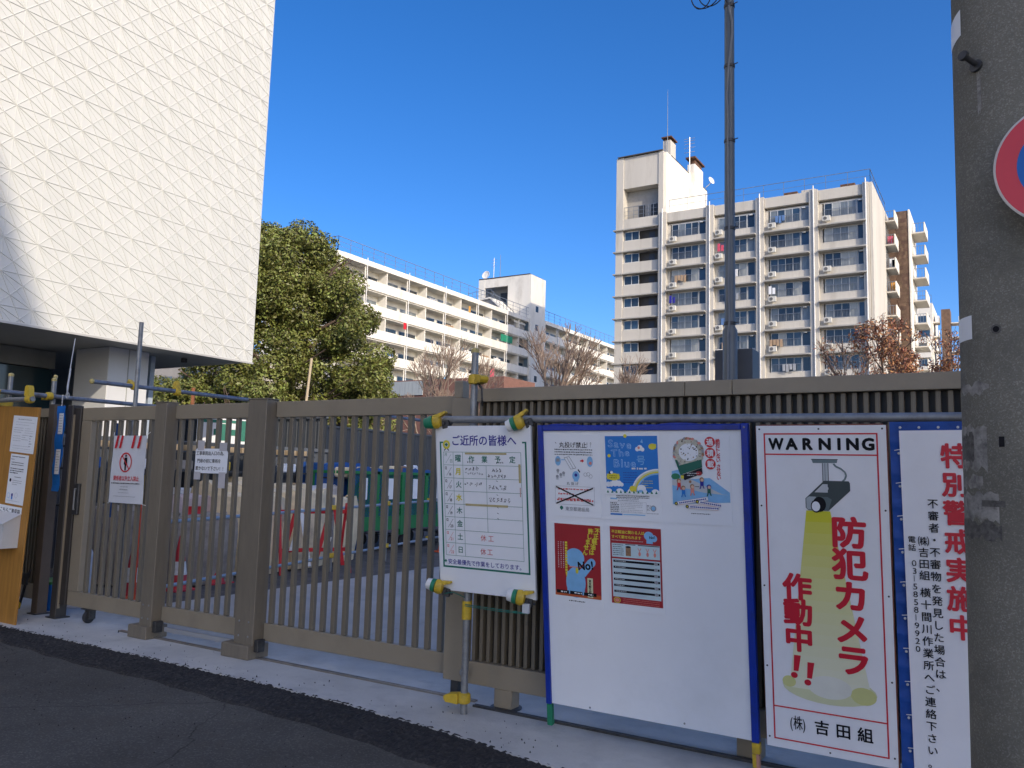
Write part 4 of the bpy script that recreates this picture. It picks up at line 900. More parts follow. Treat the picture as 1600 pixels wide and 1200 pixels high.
# ============================================================ CONCRETE POLE
PX, PY = 0.058, 3.2
t = thing('concrete_pole', 'thick round concrete utility pole at the right edge', 'utility pole', (PX, PY, -.02))
def pr(z): return .196 - (z) / 150.0
n = 48; prof = [(pr(z), z) for z in [0.0] + [k * .5 for k in range(1, 22)]]
MB().lathe(prof, (0, 0, 0), n).build('shaft', POLEC, t, smooth=True)
def patch(name, z0_, z1_, a0, a1, m, e=.0012, seed=None, nn=8, par=None, slant=0.0):
    """curved patch hugging the shaft; angles in degrees from +X, the camera side is about 270"""
    r = random.Random(seed); mb = MB(); top = []; bot = []; nn = max(nn, 6)
    for i in range(nn + 1):
        a = rad(a0 + (a1 - a0) * i / nn); j = (lambda: r.uniform(-.012, .012)) if seed is not None else (lambda: 0.0)
        for lst, z in ((top, z1_ + j() + slant * i / nn), (bot, z0_ + j() + slant * i / nn)):
            zz = z + .02; lst.append((math.cos(a) * (pr(zz) + e), math.sin(a) * (pr(zz) + e), zz))
    for i in range(nn): mb.poly([bot[i], bot[i + 1], top[i + 1], top[i]])
    return mb.build(name, m, par or t, smooth=True)
patch('paper_patch', 3.15, 3.245, 184, 216, PAPER, .0015, slant=.02)
patch('paper_patch', 2.095, 2.175, 184, 220, PAPER, .0015)
patch('glue_mark', 1.915, 1.945, 196, 238, SCRAPE, .0008, seed=1)
patch('glue_mark', 1.665, 1.805, 184, 234, SCRAPE, .0008, seed=2, nn=14); patch('glue_stain', 1.69, 1.78, 190, 218, GLUE_D, .0014, seed=6, nn=12)
patch('glue_mark', 1.605, 1.638, 192, 228, SCRAPE, .0008, seed=3); patch('glue_mark', 1.50, 1.585, 188, 244, SCRAPE, .0008, seed=4, nn=14)
patch('glue_stain', 1.445, 1.495, 187, 246, GLUE_D, .0012, seed=5, nn=14); patch('glue_stain', 1.545, 1.565, 226, 250, GLUE_D, .0014)
# step bolt, hole and square slot
def on_pole(a, z, r=.0): 
    a = rad(a); zz = z + .02; return Vector((math.cos(a) * (pr(zz) + r), math.sin(a) * (pr(zz) + r), zz))
q = MB().tube(on_pole(236, 3.03, -.01), on_pole(236, 3.045, .06), .010, 10); e = on_pole(236, 3.045, .06); d = (e - on_pole(236, 3.03, -.01)).normalized(); q.tube(e, e + d * .012, .017, 10)
q.build('step_bolt', STEEL_D, t, smooth=True)
MB().tube(on_pole(236, 3.025, -.004), on_pole(236, 3.027, .006), .022, 12).build('bolt_socket', STEEL_D, t)
patch('stain_run', 2.86, 3.0, 236, 240, SCRAPE, .0007, seed=12)
p = on_pole(247, 2.115, .001); d = Vector((p.x, p.y, 0)).normalized(); MB().tube(p - d * .004, p + d * .0005, .010, 12).build('hole', BLACK, t); MB().tube(p - d * .004, p, .016, 14).build('hole_rim', GLUE_D, t)
patch('slot', 1.735, 1.768, 246, 251, BLACK, .001)

# no-parking sign fixed to the pole
t = thing('no_parking_sign', 'round red and blue no-parking sign on the concrete pole', 'traffic sign', (0.196, 2.915, 2.60), (0, 0, rad(-2)))
R_ = .20
RX = Matrix.Rotation(rad(90), 4, 'X')
MB().lathe([(R_ - .006, -.004), (R_, -.001), (R_, .001), (R_ - .006, .004)], (0, 0, 0), 64, RX).build('rim', M('sign_rim', (.60, .56, .52), .35), t, smooth=True)
MB().lathe([(R_ - .007, .0042), (R_ - .0075, .0046)], (0, 0, 0), 64, RX).build('red_disc', SIGNR, t)
s = Sheet(.4, .4, -.0052)
mbx = MB(); rb = R_ * .68
for a0, a1 in ((52, 218), (-128, 38)):
    pts = [(rb * math.cos(rad(a0 + (a1 - a0) * i / 30)), -.0052, rb * math.sin(rad(a0 + (a1 - a0) * i / 30))) for i in range(31)]
    mbx.poly([(x, y, z) for x, y, z in pts])
mbx.build('blue_fields', SIGNB, t)
MB().cbox(-.012, .012, .005, .10, -.07, -.04, .002).cbox(-.012, .012, .005, .10, .04, .07, .002).build('bracket', STEEL, t)

# ============================================================ YARD THINGS
def hoarding(name_label, p0, p1, h, pitch=0.9):
    p0 = Vector(p0); p1 = Vector(p1); L_ = (p1 - p0).length; ang = math.atan2(p1.y - p0.y, p1.x - p0.x)
    t = thing('site_hoarding', name_label, 'hoarding', p0, (0, 0, ang)); n = max(1, round(L_ / pitch)); w = L_ / n
    mb = MB(); k = 9; prof = []
    for i in range(k):
        a = i * w / k; prof += [(a, 0.0), (a + w / k * .25, 0.0), (a + w / k * .3, .018), (a + w / k * .9, .018)]
    prof = [(x + .004, y) for x, y in prof if x < w - .01] + [(w - .004, 0)]
    vs = [(x, y, 0) for x, y in prof] + [(x, y, h) for x, y in prof]; m = len(prof)
    me = MB().add(vs, [(i, i + 1, m + i + 1, m + i) for i in range(m - 1)]).mesh('panel', HOARD)
    for i in range(n): inst('panel', me, t, (i * w, 0, 0))
    MB().cbox(0, L_, -.04, .03, h, h + .07, .004).build('top_cap', M('hoarding_cap', (0.10, 0.11, 0.12), .5), t)
    return t
hoarding('tall grey ribbed hoarding closing the back of the yard', (-19, 13.4, 0), (-19, 40, 0), 3.02)
hoarding('low grey hoarding in front of the white building, behind the left gate leaves', (-12.7, 5.7, 0), (-12.7, 13.3, 0), 2.0)
hoarding('short grey hoarding return beside the white building corner', (-18.9, 13.35, 0), (-12.8, 13.35, 0), 2.75)
# barrier pipes by the yard edge
def yx(y): return -8.60 - (y - 8.25) * 0.225
t = thing('pipe_barrier', 'pale blue-grey two-rail pipe barrier standing along the yard edge', 'barrier', (yx(6.2), 6.2, 0))
PB_ = M('pale_blue_pipe', (0.30, 0.37, 0.45), .4, metal=.3, var=.15, scale=9)
b0 = Vector((yx(6.2) - .35, 6.2, 0)); b1 = Vector((yx(15.5) - .35, 15.5, 0)); off = Vector((yx(6.2), 6.2, 0))
for z, zz in ((.20, .30), (.95, 1.07)): MB().tube(b0 + Vector((0, 0, z)) - off, b1 + Vector((0, 0, zz)) - off, .024, 10).build('rail', PB_, t, smooth=True)
for k in range(6):
    p = b0.lerp(b1, k / 5) - off; MB().tube(p + Vector((0, .04, 0)), p + Vector((0, .04, 1.18)), .022, 10).build('upright', STEEL, t, smooth=True)
    for z in (.22 + .02 * k, .97 + .024 * k): MB().cbox(p.x - .04, p.x + .04, p.y - .02, p.y + .09, z - .04, z + .04, .012).build('clamp', YEL, t)
# bags
def bag(label, x, y, s, h, m, seed, name='sandbag', cat='bag', group=None):
    r = random.Random(seed); bm = bmesh.new(); bmesh.ops.create_cube(bm, size=1); bmesh.ops.subdivide_edges(bm, edges=bm.edges, cuts=6, use_grid_fill=True)
    ph = [r.uniform(0, 6) for _ in range(6)]
    for v in bm.verts:
        c = v.co * 2; q = Vector((c.x * math.sqrt(1 - c.y * c.y * .28), c.y * math.sqrt(1 - c.x * c.x * .28), c.z))
        bul = 1 + .10 * math.cos(c.z * 1.4) + .03 * math.sin(c.x * 5 + ph[0]) + .03 * math.sin(c.y * 6 + ph[1] + c.z * 3)
        if c.z > .6: q.z += .10 * math.sin(c.x * 4 + ph[2]) * math.cos(c.y * 4 + ph[3])
        v.co = Vector((q.x * s / 2 * bul, q.y * s / 2 * bul, (q.z + 1) * h / 2))
    bm.verts.index_update(); mb = MB(); mb.add([v.co.copy() for v in bm.verts], [[v.index for v in f.verts] for f in bm.faces]); bm.free()
    t = thing(name, label, cat, (x, y, 0), (0, 0, r.uniform(-.3, .3)), group); mb.build('sack', m, t, smooth=True)
    q = MB()
    for dx, dy in ((-1, -1), (1, -1), (1, 1), (-1, 1)):
        a = Vector((dx * s * .38, dy * s * .38, h * .93)); b = a + Vector((-dx * .12 * s + r.uniform(-.05, .05), -dy * .02, .12)); c = a + Vector((-dx * .3 * s, 0, .01)); q.path([a, b, c], .012, 4)
    q.build('straps', m, t); return t
for i, (x, y, s, h, m, lab) in enumerate([
    (-10.25, 9.05, .95, 1.18, BAG, 'cream bulk bag at the near end of the row behind the red and white barricade'), (-10.45, 10.15, 1.0, 1.25, BAG, 'tall cream bulk bag second in the row behind the barricade'),
    (-10.75, 11.25, .98, 1.12, BAG, 'cream bulk bag third in the row, next to the green bin'), (-11.35, 9.6, 1.0, 1.34, BAG, 'cream bulk bag in the rear row against the dark locker'),
    (-11.6, 10.75, 1.0, 1.30, BAG, 'cream bulk bag in the rear row below the blue tarp'), (-9.95, 7.85, .9, .92, BAGG, 'grey dirty bulk bag seen through the middle gate leaf'),
    (-10.6, 7.2, .85, 1.02, BAGG, 'grey-brown bulk bag behind the small white notice'), (-10.9, 8.3, .8, 1.15, M('pink_grey_bag', (.50, .40, .38), .8, var=.2), 'pinkish bulk bag near the green safety sign'),
    (-11.9, 12.1, .9, 1.30, M('white_bag', (.66, .65, .66), .7, var=.1), 'whitish sack on the rear row beside the blue tarp')]):
    bag(lab, x, y, s, h, m, 20 + i)
# blue tarp bundle
bag('crumpled bright blue tarp bundle behind the cream bags', -12.2, 12.9, 1.15, 1.72, TARP, 60, 'tarp_bundle', 'tarp')
# dark locker
t = thing('site_locker', 'dark grey steel locker standing behind the cream bags', 'locker', (-12.9, 10.4, 0))
MB().cbox(-.45, .45, -.9, .9, 0, 2.05, .01).build('cabinet', M('dark_locker', (.05, .055, .06), .5, var=.15), t); MB().cbox(.452, .466, -.86, -.02, .1, 1.98, .003).build('door', M('dark_locker', (0, 0, 0)), t); MB().cbox(.452, .466, .02, .86, .1, 1.98, .003).build('door', M('dark_locker', (0, 0, 0)), t)
# green mesh bins
def bin_(x, y, label):
    t = thing('mesh_bin', label, 'bin', (x, y, 0)); L_ = 1.62; D = 1.0; zb = .42; zt = 1.62
    for a, b in ((0, 0), (0, L_), (-D, 0), (-D, L_)): MB().cbox(a - .035, a + .035, b - .035, b + .035, .30, zt, .004).build('post', GREENB, t)
    MB().cbox(-.03, .03, L_ / 2 - .05, L_ / 2 + .05, zb, zt, .004).build('middle_post', GREENB, t)
    for a in (0, -D):
        MB().cbox(a - .03, a + .03, .036, L_ - .036, zt - .06, zt, .004).build('top_rail', GREENB, t); MB().cbox(a - .028, a + .028, .036, L_ - .036, zb, zb + .28, .004).build('kick_board', GREENB, t)
    for b in (0, L_):
        MB().cbox(-D + .036, -.036, b - .03, b + .03, zt - .06, zt, .004).build('top_rail', GREENB, t); MB().cbox(-D + .036, -.036, b - .025, b + .025, zb, zb + .28, .004).build('kick_board', GREENB, t)
    q = MB(); n = 22; z0_, z1_ = zb + .28, zt - .06; h = z1_ - z0_
    for i in range(-6, n):
        for s_ in (1, -1):
            ya = i * L_ / n; yb = ya + h
            if s_ < 0: ya, yb = yb, ya
            pa, pb = Vector((.012 * s_, ya, z0_)), Vector((.012 * s_, yb, z1_))
            def clipy(p, o):
                if p.y < .04 or p.y > L_ - .04:
                    yy_ = .04 if p.y < .04 else L_ - .04; f = (yy_ - o.y) / (p.y - o.y) if abs(p.y - o.y) > 1e-6 else 0; return o.lerp(p, max(0, min(1, f)))
                return p
            a2, b2 = clipy(pa, pb), clipy(pb, pa)
            if (a2 - b2).length > .02 and .03 < a2.y < L_ - .03 + .01 and .03 < b2.y < L_ - .03 + .01: q.tube(a2, b2, .006, 4)
    q.build('mesh', GREENB, t)
    q = MB(); r = random.Random(int(y * 10)); k = 14; vs = []
    for j in range(5):
        for i in range(k + 1): vs.append((-.05 - .02 * r.random(), .04 + (L_ - .08) * i / k, zb + .05 + (zt + .02 - zb) * j / 4 + (.03 * r.uniform(-1, 1) if j == 4 else 0)))
    q.add(vs, [(j * (k + 1) + i, j * (k + 1) + i + 1, (j + 1) * (k + 1) + i + 1, (j + 1) * (k + 1) + i) for j in range(4) for i in range(k)]).build('liner', TARP, t)
    MB().box(-D + .05, -.08, .05, L_ - .05, zb, zb + .02).box(-D + .05, -.08, .05, L_ - .05, zt - .16, zt - .14).build('floor_panel', STEEL_D, t)
    for dy in (.30, 1.12): MB().cbox(.032, .040, dy, dy + .17, 1.05, 1.48, .002).build('notice', PAPER, t)
    for a in (-.12, -D + .12):
        for b in (.18, L_ - .18): MB().lathe([(.10, -.03), (.12, -.02), (.12, .02), (.10, .03)], (0, 0, 0), 14, Matrix.Translation((a, b, .16)) @ Matrix.Rotation(rad(90), 4, 'Y')).build('wheel', RUBBER, t)
    MB().cbox(-D, 0, .1, .2, .02 + .26, .30, .003).cbox(-D, 0, L_ - .2, L_ - .1, .28, .30, .003).build('skid', STEEL_D, t)
    return t
bin_(-11.10, 12.30, 'green mesh waste bin lined with blue sheet, nearest of the row behind the gate'); bin_(-11.15, 14.02, 'green mesh waste bin lined with blue sheet, second of the row'); bin_(-11.2, 15.74, 'green mesh waste bin farthest back in the row')
rs = random.Random(5)
for i in range(9):
    c = rs.choice((BAG, PAPER, PINKI, BROWNI, BAG)); y = 12.45 + i * .5; sx = rs.uniform(.12, .24)
    o = solo(MB().cbox(-sx, sx, -.15, .15, 0, rs.uniform(.14, .30), .03), 'debris_sack', [c], ['pale waste sack heaped over the near corner of the first green bin', 'white waste sack just past the near corner of the green bins', 'tan waste lump heaped above the first notice of the green bins', 'creased waste lump on top at the middle of the nearest green bin', 'small waste lump at the seam between the two nearer green bins', 'taller waste sack on top of the second green bin', 'flat waste lump past the second bin notice', 'bulky waste sack at the seam before the farthest green bin', 'waste sack on top of the farthest green bin'][i], 'waste', (0, 0, 0))
    o.location = (-11.5 + rs.uniform(-.2, .2), y, 1.49); o.rotation_euler = (0, 0, rs.uniform(-.6, .6))
# red and white folding barricade
t = thing('barricade', 'red and white folding barricade in front of the cream bags', 'barricade', (-9.50, 9.70, 0), (0, 0, rad(62)))
REDW = M('barricade_red', (.58, .025, .03), .45, var=.1)
for x in (-.55, .55):
    q = MB().cbox(-.02, .02, -.02, .02, 0, 1.12, .004)
    for sg in (1, -1):
        o = q.build('leg', REDW, t) if sg == 1 else o0.copy()
        if sg == 1: o0 = o
        else: COL.objects.link(o)
        o.location = (x, -.28 * sg, 0); o.rotation_euler = (-rad(14) * sg, 0, rad(0))
for z in (.35, .95): MB().cbox(-.60, .60, -.02, .02, z - .03, z + .03, .004).build('crossbar', REDW, t)
for k in range(2):
    x0 = -.55 + k * .55
    MB().prism([(x0 + .02, .10), (x0 + .08, .10), (x0 + .29, 1.0), (x0 + .23, 1.0)], 'y', -.05, -.03).build('stripe_board', REDW, t)
    MB().prism([(x0 + .30, 1.0), (x0 + .36, 1.0), (x0 + .54, .10), (x0 + .48, .10)], 'y', -.056, -.036).build('stripe_board', PAPER if k == 0 else REDW, t)
    MB().prism([(x0 + .17, .35), (x0 + .25, .35), (x0 + .30, .55), (x0 + .22, .55)], 'y', -.062, -.0585).build('reflector', WHITEP, t)
# cones
def cone(label, x, y, m=ORANGE, z=0, s=1.0, bar=None):
    t = thing('traffic_cone', label, 'traffic cone', (x, y, z))
    MB().lathe([(.135 * s, .02), (.10 * s, .2 * s), (.06 * s, .45 * s), (.028 * s, .66 * s), (.020 * s, .70 * s)], (0, 0, 0), 20).build('cone', m, t, smooth=True)
    MB().cbox(-.19 * s, .19 * s, -.19 * s, .19 * s, 0, .022, .008).build('base', m, t)
    MB().lathe([(.104 * s, .20 * s), (.076 * s, .37 * s)], (0, 0, .001), 20).build('band', WHITEP, t, smooth=True)
    return t
cone('orange traffic cone at the corner of the green bins', -10.05, 14.1, s=1.1); cone('second orange cone beside the last green bin', -9.7, 14.7, s=1.0)
REDC = M('cone_red', (.55, .04, .05), .5, var=.1)
cone('red cone low behind the left gate leaf, nearest the caster', -9.15, 6.35, REDC); cone('red cone behind the first gate post', -9.35, 7.15, REDC); cone('red cone seen through the middle gate leaf', -9.55, 7.9, REDC)
t = thing('marker_pole', 'slim orange marker pole leaning behind the left gate leaf', 'pole', (-8.75, 6.1, 0), (rad(2), rad(3), 0))
MB().tube((0, 0, 0), (0, 0, 1.28), .014, 8).build('shaft', ORANGE, t, smooth=True); MB().lathe([(.012, 1.28), (.026, 1.32), (.024, 1.38), (.008, 1.41)], n=10).build('knob', YEL, t, smooth=True); MB().lathe([(.12, 0), (.12, .03), (.03, .06)], n=14).build('base', ORANGE, t)
t = thing('marker_pole', 'second slim orange pole standing nearer the gate lock', 'pole', (-9.05, 6.3, 0), (rad(-2), rad(-2), 0))
MB().tube((0, 0, 0), (0, 0, 1.15), .012, 8).build('shaft', ORANGE, t); MB().lathe([(.012, 1.15), (.022, 1.18), (.008, 1.22)], n=10).build('knob', YEL, t); MB().lathe([(.12, 0), (.12, .03), (.03, .06)], n=14).build('base', ORANGE, t)
# green-white safety sign
t = thing('safety_sign', 'green and white safety board on the hoarding behind the middle gate leaf', 'sign', (-15.2, 12.6, 0), (0, 0, rad(60)))
MB().cbox(-.62, .62, 0, .02, 1.80, 2.72, .003).build('panel', BOARD2, t); MB().tube((-.5, .05, 0), (-.5, .05, 2.7), .02, 8).tube((.5, .05, 0), (.5, .05, 2.7), .02, 8).build('legs', STEEL, t)
s = Sheet(1.24, .92, -.002); s.rect(.03, .03, .10, .60, GREENI); s.rect(.10, .03, 1.21, .10, GREENI); s.rect(.03, .60, 1.21, .89, GREENI); s.rect(.48, .12, .74, .50, GREENI, 2); s.rect(.36, .24, .86, .38, GREENI, 2.4); s.rect(.90, .10, 1.21, .50, GREENI, 2)
s.text('安全', .42, .63, .22, PAPER, .01, 3); o = s.build('print', t); o.location = (-.62, 0, 1.80)
# shelf rack with tan blocks
t = thing('timber_rack', 'steel rack of pale timber blocks near the top of the low hoarding', 'rack', (-12.1, 7.1, 0), (0, 0, rad(90)))
for x in (0, 2.5, 5): MB().tube((x, 0, 0), (x, 0, 1.98), .022, 8).build('upright', STEEL, t)
for z in (1.0, 1.55, 1.88): MB().cbox(-.05, 5.05, -.15, .15, z - .03, z, .004).build('shelf', STEEL_D, t)
for k in range(17): MB().cbox(.06 + k * .29, .24 + k * .29, -.1, .1, 1.881, 1.98, .006).build('timber_block', M('pale_timber', (.45, .33, .19), .7, var=.2, scale=5), t)
for k, m in enumerate((BAG, BAGG, YEL, PAPER, TARP, BAG, GREENP, M('pale_timber', (0, 0, 0)))): MB().cbox(.15 + k * .6, .45 + k * .6, -.12, .14, 1.001, 1.25 + .1 * (k % 3), .02).build('packet', m, t)
for k, m in enumerate((TARP, PAPER, BAGG, YEL, BAG, PAPER)): MB().cbox(.3 + k * .8, .62 + k * .8, -.1, .12, 1.551, 1.72, .02).build('packet', m, t)
for i, (y, m, nm) in enumerate(((6.8, PINK, 'pink-red'), (7.55, REDW, 'bright red'))):
    o = thing('cloth', nm + ' cloth hung on the rail behind the middle gate leaf', 'cloth', (-9.6 - i * .15, y, .72)); cloth(.26, .34, .03, seed=30 + i).build('cloth_sheet', m, o, smooth=True); o.rotation_euler = (0, 0, rad(80))
o = thing('hanging_net', 'strip of bright blue netting hanging behind the left gate leaf', 'net', (-8.2, 5.35, 1.05)); cloth(.10, 1.0, .02, seed=40, nx=4).build('net', TARP, o, smooth=True)
o = thing('sack', 'white plastic sack with a red top behind the blue strip', 'sack', (-9.0, 5.55, .02)); MB().lathe([(.15, 0), (.19, .15), (.18, .5), (.10, .68), (.06, .72)], n=12).build('bag', M('white_bag', (0, 0, 0)), o, smooth=True); MB().lathe([(.06, .721), (.10, .78), (.05, .84)], n=10).build('red_top', RED, o, smooth=True)
o = thing('bucket', 'blue bucket with a green lid on the ground beside the brown post', 'bucket', (-8.98, 5.28, .02)); MB().lathe([(.12, 0), (.15, .28)], n=16).build('pail', SIGNB, o, smooth=True); MB().lathe([(.16, .281), (.16, .31), (.10, .33)], n=16).build('lid', GREENB, o, smooth=True)

# ============================================================ MAST AND CABINET
t = thing('lamp_mast', 'tall slim grey steel mast with a cable strapped to it', 'mast', (-2.59, 8.95, 0))
MB().lathe([(.082, 0), (.080, 3.28), (.058, 3.32), (.055, 7.2), (.052, 9.0)], n=20).build('shaft', M('mast_paint', (.115, .13, .135), .45, metal=.2, var=.12, scale=4), t, smooth=True)
for z in (3.36, 4.45, 5.48, 6.38, 7.12): MB().lathe([(.060, -.02), (.063, -.015), (.063, .015), (.060, .02)], (0, 0, z), 18).tube((.05, -.03, z), (.11, -.05, z), .006, 6).build('band', STEEL_D, t)
cab = [(.01, -.058, 7.1), (.045, -.056, 6.9), (.05, -.06, 6.75), (.03, -.064, 6.55), (.01, -.062, 6.38), (-.012, -.062, 6.0), (.0, -.062, 5.7), (-.005, -.062, 5.48), (.0, -.062, 4.9), (.01, -.062, 4.45), (.0, -.062, 3.8), (.01, -.064, 3.36), (.0, -.088, 3.2), (.0, -.088, 1.0)]
MB().path(cab, .012, 6).build('cable', M('mast_cable', (.2, .21, .22), .5), t)
q = MB()
for k, (cx, cz, rx, rz) in enumerate(((-.27, 7.32, .17, .17), (-.20, 7.36, .16, .19), (-.33, 7.40, .13, .22))):
    q.path([(cx + rx * math.cos(a), -.05 + .02 * k, cz + rz * math.sin(a)) for a in [rad(180 + 180 * i / 14) for i in range(15)]], .007, 5)
q.path([(-.10, -.05, 7.30), (-.05, -.055, 7.22), (0, -.058, 7.13)], .007, 5).path([(-.36, -.04, 7.40), (-.3, -.02, 7.9), (0, -.05, 8.4)], .007, 5).path([(-.12, -.04, 7.30), (-.1, -.02, 7.8), (0, -.05, 8.4)], .007, 5)
q.build('cable_coil', RUBBER, t)
t = thing('control_cabinet', 'tall dark grey cabinet rising behind the fence at the mast', 'cabinet', (-2.60, 9.35, 0))
for s_ in (-1, 1): MB().cbox(.01 if s_ > 0 else -.24, .19 if s_ > 0 else -.01, -.15, .15, .1, 3.11, .006).build('door', M('cabinet_paint', (.075, .078, .085), .5, var=.08), t)
MB().cbox(-.28, .28, -.17, .17, 0, .098, .004).build('plinth', CONC, t)
o = thing('bamboo_stick', 'pale bamboo stick leaning against the evergreen tree', 'stick', (-14.35, 13.9, 0), (0, rad(5.5), 0)); MB().tube((0, 0, 0), (0, 0, 4.25), .035, 8, .03).build('cane', M('bamboo', (.62, .50, .33), .6, var=.1), o, smooth=True)
o = thing('survey_stake', 'orange-brown stake standing in front of the shrubs', 'stake', (-11.6, 8.9, 0)); MB().tube((0, 0, 0), (0, 0, 2.92), .03, 8).build('stake_pole', M('stake', (.45, .16, .06), .6), o)

# ============================================================ WHITE BUILDING
WX, WB, WY1, WTOP = -13.0, 3.74, 11.32, 15.2
t = thing('white_building', 'white overhanging building clad in star-patterned relief panels', 'building', (-16.5, 4.0, 0))
T0 = Vector((-16.5, 4.0, 0)); WY0 = -6.0
MB().box(WX - 14, WX - .02, WY0, WY1 - .02, WB + .06, WTOP).build('upper_storeys', WALLW, t, world=True)
MB().box(WX - .019, WX, WY0, WY1, WB, WTOP + .1).box(WX - 14, WX - .02, WY1 - .019, WY1, WB, WTOP + .1).build('facade_skin', WALLW, t, world=True)
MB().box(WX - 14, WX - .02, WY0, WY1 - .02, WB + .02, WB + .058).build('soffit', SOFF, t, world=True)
MB().box(WX - .018, WX + .018, WY0, WY1 + .018, WB - .035, WB - .002).build('drip_edge', M('drip', (.50, .49, .46), .5), t, world=True)
G = .525; Y0g, Z0g = 6.38, 8.70; mb = MB()
def ridge(p, q, w=.0085, h=.007):
    (y0, z0_), (y1, z1_) = p, q; d = Vector((y1 - y0, z1_ - z0_)); L_ = d.length
    if L_ < .03: return
    w *= 1.15; h *= 1.45; d /= L_; n_ = Vector((-d.y, d.x)) * w
    vs = []
    for (y, z) in (p, q): vs += [(WX + .0005, y + n_.x, z + n_.y), (WX + h, y, z), (WX + .0005, y - n_.x, z - n_.y)]
    mb.add(vs, [(0, 1, 4, 3), (1, 2, 5, 4), (0, 2, 1), (3, 4, 5)])
ya, yb, za, zb_ = 3.6, WY1 - .02, WB + .02, WTOP
def clipline(y0, z0_, dy, dz):
    t0, t1 = -1e9, 1e9
    for o_, d_, lo, hi in ((y0, dy, ya, yb), (z0_, dz, za, zb_)):
        if abs(d_) < 1e-9:
            if o_ < lo or o_ > hi: return None
        else:
            a, b = (lo - o_) / d_, (hi - o_) / d_
            if a > b: a, b = b, a
            t0 = max(t0, a); t1 = min(t1, b)
    if t1 <= t0: return None
    return (y0 + dy * t0, z0_ + dz * t0), (y0 + dy * t1, z0_ + dz * t1)
seen = set()
for (dy, dz, w, h) in ((1, 0, .008, .0078), (0, 1, .007, .0052), (1, 1, .008, .0072), (1, -1, .0065, .0045), (2, -1, .009, .0085), (1, -2, .0085, .0080)):
    for i in range(-16, 26):
        for j in range(-16, 24):
            key = (dy, dz, i * dz - j * dy)
            if key in seen: continue
            seen.add(key); c = clipline(Y0g + i * G, Z0g + j * G, dy * G, dz * G)
            if c: ridge(c[0], c[1], w, h)
mb.build('relief_ridges', WALLW, t, world=True)
# column and recessed glazing
MB().cbox(-15.05, -14.0, 8.88, 9.70, 0, WB + .02, .01).build('column', COLM, t, world=True)
MB().box(-15.06, -13.99, 9.27, 9.285, 0, WB + .01).build('column_joint', SOFF, t, world=True)
GX = -15.75
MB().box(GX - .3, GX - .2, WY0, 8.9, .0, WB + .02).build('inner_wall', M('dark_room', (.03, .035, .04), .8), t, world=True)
MB().box(-26.5, -16.3, 10.6, 10.7, 0, WB + .02).build('inner_wall', M('grey_room', (.25, .26, .27), .8), t, world=True)
for k in range(12):
    y0 = WY0 + k * 1.24; MB().box(GX, GX + .012, y0 + .03, y0 + 1.21, .3, WB - .35).build('pane', GLASS, t, world=True)
    MB().cbox(GX - .02, GX + .05, y0 - .03, y0 + .03, .02, WB - .02, .004).build('mullion', ALU, t, world=True)
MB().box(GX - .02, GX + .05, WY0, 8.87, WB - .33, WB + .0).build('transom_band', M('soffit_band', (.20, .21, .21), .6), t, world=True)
MB().cbox(-14.42, -14.30, 9.95, 10.05, 0, WB + .01, .004).build('mullion', M('pale_blue_mullion', (.45, .52, .60), .4), t, world=True)
MB().box(-14.75, -14.43, 9.99, 10.0, 0, WB).build('pane', GLASS, t, world=True)
MB().lathe([(.06, 0), (.06, .08)], (-13.9, 10.4, WB - .08), 12).build('soffit_lamp', STEEL_D, t, world=True)

# ============================================================ APARTMENT HELPERS
def railing_mb(pts, h, r=.03, step=2.0, rails=(1.0, .66, .33)):
    mb = MB()
    for a, b in zip(pts, pts[1:]):
        a, b = Vector(a), Vector(b); n = max(1, int((b - a).length / step))
        for f in rails: mb.tube(a + Vector((0, 0, h * f)), b + Vector((0, 0, h * f)), r * (1.3 if f == 1.0 else .7), 4, caps=False)
        for i in range(n + 1): p = a.lerp(b, i / n); mb.tube(p, p + Vector((0, 0, h)), r, 4, caps=False)
    return mb
# ---------------- right apartment building
RY = 90.0; FH = 2.75; S = [4.4 + FH * k for k in range(10)]     # slab levels
R = thing('apartment_building', 'grey-white ten-storey apartment block with a stair tower, behind the mast', 'building', (-22.7, RY, 0))
XB = [-34.05, -28.35, -22.68, -16.98, -11.32]
MB().box(-34.0, -11.32, RY + .4, 103.4, 0, 32.9).build('wall', APT, R, world=True)
MB().cbox(-11.31, -11.0, RY - .35, 103.4, 0, 33.2, .02).build('end_wall', APT, R, world=True)
# roof band
for i in range(4):
    MB().cbox(XB[i] + .62, XB[i + 1] - .30, RY - .35, RY + .39, 31.95, 33.1, .03).build('roof_band', APT, R, world=True)
MB().box(-33.9, -11.4, RY + .41, 103.3, 32.91, 33.05).build('roof', APTD, R, world=True)
PIL = MB().cbox(-.32, .60, -.55, .395, 0, 1.0, .02).mesh('pilaster', APT); 
for i in range(5):
    x = XB[i]
    if i < 4: q = inst('pilaster', PIL, R, (x + 22.7, 0, 0), None, (1, 1, 33.2))
    else: MB().cbox(x - .62, x - .02, RY - .55, RY + .39, 0, 33.2, .02).build('pilaster', APT, R, world=True)
    MB().tube((x + (.14 if i < 4 else -.3), RY - .66, 0), (x + (.14 if i < 4 else -.3), RY - .66, 33.6), .075, 8).build('drain_pipe', WHITEP, R, world=True, smooth=True)
bayw = 5.7
WZ = .90
slab_me = MB().cbox(.605, bayw - .33, -.95, .39, -.16, 0, .015).mesh('slab', M('slab_edge', (.40, .39, .36), .85, var=.15, scale=.8))
apron_me = MB().cbox(.605, bayw - .33, -.20, .39, .001, .90, .02).mesh('apron', APT)
lint_me = MB().cbox(.605, bayw - .33, .0, .39, 2.475, 2.585, .01).mesh('lintel', APT)
